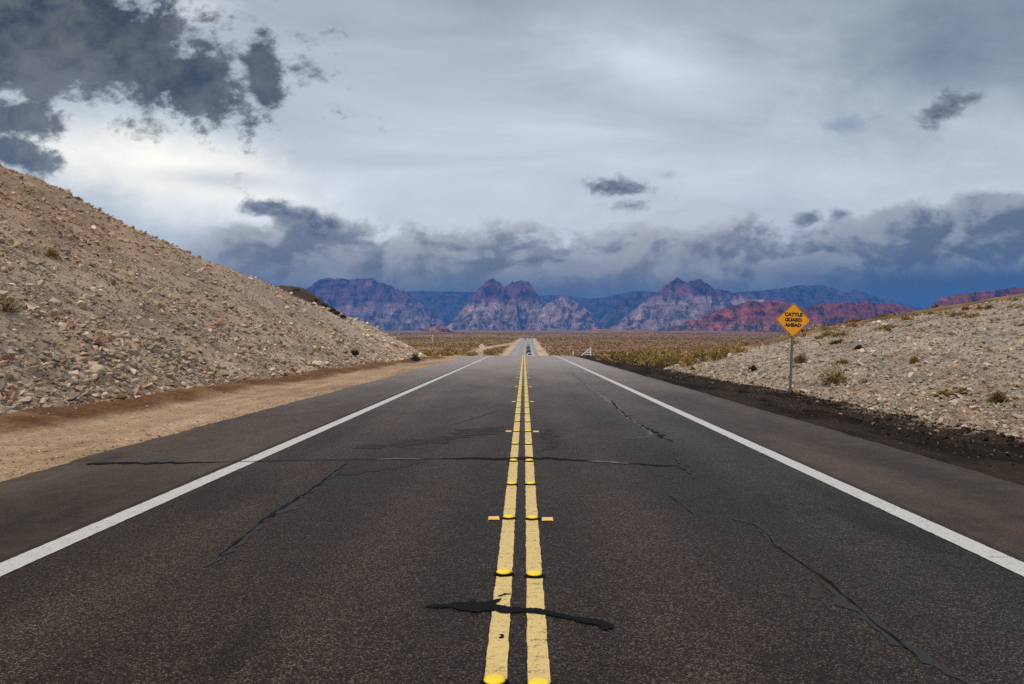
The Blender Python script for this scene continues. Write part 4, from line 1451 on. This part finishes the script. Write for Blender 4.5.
lu, lv = w.sub(u, .012), w.add(w.mul(v, 1.35), .030)
nA2 = w.noise(w.comb(lu, lv, 0.0), 7.0, 8, .60, .2)
uvb = w.comb(u, w.mul(v, 1.45), 3.0)
bk = w.noise(uvb, 10, 8, .55, .3)
bk2 = w.noise(w.comb(w.sub(u, .013), w.add(w.mul(v, 1.45), .018), 3.0), 10, 8, .55, .3)
nS = w.noise(w.comb(w.add(u, w.mul(v, .6)), w.mul(v, 4.0), 0.0), 2.6, 7, .58, .6)
nL = w.noise(g, 1.6, 3, .5)
wa = w.sub(nA, .5); wb = w.sub(nB, .5); wc = w.sub(nC, .5)


def U(px): return (px - 524) / F
def Vv(py): return (341 - py) / F


def ell(px, py, rx_, ry_, ang=0.0, edge=.6, amp=2.2, ampb=1.0, soft=None):
    """cloud patch: 1 inside, ragged by noise"""
    ca, sa = math.cos(R(ang)), math.sin(R(ang))
    a = w.sub(u, U(px)); b = w.sub(v, Vv(py))
    p = w.m('DIVIDE', w.add(w.mul(a, ca), w.mul(b, sa)), rx_ / F)
    q = w.m('DIVIDE', w.sub(w.mul(b, ca), w.mul(a, sa)), ry_ / F)
    r = w.m('SQRT', w.add(w.mul(p, p), w.mul(q, q)))
    f = w.sub(1.0, r)
    f = w.add(f, w.add(w.mul(wa, amp), w.add(w.mul(wb, ampb * .85), w.mul(wc, ampb * .40))))
    return w.ss(f, 0.0, edge)


# high overcast
sky = w.mix(w.ss(v, 0, .14), (.70, .725, .715), (.615, .655, .665))
sky = w.mix(w.ss(v, .14, .44), sky, (.36, .405, .43))
k = w.add(w.lin(nS, .3, .7, .80, 1.18), w.mul(wa, .10))
sky = w.mix(1.0, sky, w.comb(k, k, k), 'MULTIPLY')
sky = w.mix(w.mul(ell(980, 30, 420, 190, 15, 1.4, 1.0, .2), .92), sky, (.105, .14, .16))
sky = w.mix(w.mul(ell(520, -25, 330, 60, 0, 1.2, .8, .2), .55), sky, (.17, .205, .225))
sky = w.mix(w.mul(ell(640, 60, 150, 55, -12, 1.3, 1.2, .3), .55), sky, (.82, .87, .90))
sky = w.mix(w.mul(ell(640, 165, 300, 60, -8, 1.5, 1.0, .3), .35), sky, (.66, .72, .84))
sky = w.mix(w.mul(ell(350, 80, 230, 90, 0, 1.4, .8, .2), .45), sky, (.42, .47, .52))
# bright break low on the left
sky = w.mix(w.mul(ell(165, 168, 235, 66, -12, 1.0, 1.0, .3), 1.0), sky, (1.10, 1.05, .89))
sky = w.mix(w.mul(ell(330, 235, 240, 40, -10, 1.1, 1.0, .3), .85), sky, (.90, .90, .87))
sky = w.mix(w.mul(ell(195, 8, 60, 26, 0, 1.0, 1.2, .4), .6), sky, (.80, .82, .82))
sky = w.mix(w.mul(ell(215, 178, 130, 17, -4, 1.2, 1.0, .3), .60), sky, (.38, .42, .47))
# low cloud bank over the mountains
bw = w.sub(bk, .5)
topy = w.add(Vv(230), w.add(w.mul(bw, .115), w.add(w.mul(wb, .045), w.mul(wc, .012))))
topy = w.add(topy, w.ss(u, .20, .60, 0.0, .036))
topy = w.add(topy, w.ss(w.m('ABSOLUTE', w.sub(u, U(300))), .13, .02, 0.0, .016))
bank = w.mul(w.ss(w.sub(v, topy), .010, -.013), w.ss(w.add(u, w.mul(bw, .15)), U(150), U(235)))
lit = w.ss(w.sub(bk, bk2), -.085, .085)
depth = w.ss(w.sub(topy, v), .0, .07)
bc = w.mix(lit, (.145, .134, .105), (.47, .46, .415))
rim = w.ss(w.sub(topy, v), .026, .0)
bc = w.mix(w.mul(rim, .45), bc, (.52, .52, .50))
bc = w.mix(w.mul(depth, .72), bc, w.mix(w.ss(bk, .36, .66), (.080, .072, .050), (.26, .245, .205)))
bc = w.mix(w.mul(w.ss(v, Vv(270), Vv(298)), .8), bc, (.05, .07, .09))
rightd = w.ss(u, .12, .60)
bc = w.mix(w.mul(rightd, .60), bc, w.mix(lit, (.045, .055, .055), (.25, .275, .275)))
bc = w.mix(w.mul(w.ss(u, .22, .48), w.ss(w.add(v, w.mul(bw, .03)), Vv(255), Vv(284))), bc, (.003, .014, .04))
sky = w.mix(w.mul(bank, .97), sky, bc)
# torn dark clouds
DK = w.mix(w.ss(w.add(w.mul(nA2, .6), w.mul(nB, .4)), .36, .64), (.018, .013, .0), (.125, .12, .088))
for a in [(75, 32, 235, 92, -16, .5, 2.3, 1.6), (20, 15, 180, 75, 0, .5, 2.2, 1.2), (180, 80, 115, 46, -22, .55, 2.2, 1.6), (262, 74, 27, 62, 10, .5, 1.3, 1.6), (8, 116, 70, 24, -8, .5, 1.8, 1.5), (2, 148, 60, 22, -20, .5, 1.8, 1.5)]:
    sky = w.mix(w.mul(ell(*a), .93), sky, DK)
DK2 = w.mix(w.ss(nC, .35, .65), (.045, .042, .035), (.18, .18, .17))
for a in [(318, 223, 64, 22, -10, 1.0, 1.8, 2.0), (268, 209, 30, 10, 0, .8, 1.8, 2.0), (618, 188, 58, 15, -4, .7, 2.0, 2.4), (630, 206, 30, 13, 0, .8, 1.8, 2.2), (940, 113, 30, 21, 25, .7, 1.6, 2.2), (962, 102, 28, 9, 10, .9, 1.8, 2.2), (808, 219, 18, 9, 10, .9, 1.6, 2.0), (840, 215, 17, 8, 0, .9, 1.6, 2.0)]:
    sky = w.mix(w.mul(ell(*a), .9), sky, DK2)
for a in [(845, 125, 36, 13, 5, 1.1, 1.8, 2.4), (872, 75, 26, 11, 25, 1.1, 1.8, 2.4), (942, 76, 24, 10, 10, 1.1, 1.8, 2.4), (668, 176, 16, 8, 0, 1.1, 1.8, 2.0)]:
    sky = w.mix(w.mul(ell(*a), .55), sky, (.22, .26, .30))
# the overcast above and behind the camera, brighter towards the zenith
over = w.mix(w.ss(dz, .1, .9), (.44, .47, .50), (.62, .63, .64))
k = w.lin(nL, .3, .7, .8, 1.2)
over = w.mix(1.0, over, w.comb(k, k, k), 'MULTIPLY')
pic = w.mul(front, w.ss(v, .72, .5))
cloud = w.mix(pic, over, sky)
nish = w.new('ShaderNodeTexSky', sky_type='NISHITA')
nish.sun_disc = False
nish.sun_elevation = SUN_EL
nish.sun_rotation = SUN_AZ
nish.altitude = 900
blue = w.mix(1.0, nish.outputs[0], (.10, .10, .10), 'MULTIPLY')
full = w.mix(.93, blue, cloud)
w.put(bg.inputs['Color'], full)
bg.inputs['Strength'].default_value = 1.0

sd = bpy.data.lights.new('sun', 'SUN')
sd.energy = 1.5
sd.angle = R(10)
sd.color = (1.0, .87, .72)
so = bpy.data.objects.new('sun', sd)
COL.objects.link(so)
so.rotation_euler = (-sun_vec).to_track_quat('-Z', 'Y').to_euler()
so.location = (0, 0, 50)

# ------------------------------------------------------------------ render settings
vs = scene.view_settings
vs.view_transform = 'Standard'
vs.look = 'None'
vs.exposure = 0.42
vs.gamma = 1.0
vs.use_curve_mapping = False
cy = scene.cycles
cy.max_bounces = 5
cy.diffuse_bounces = 2
cy.glossy_bounces = 2
cy.volume_bounces = 1
cy.use_denoising = False
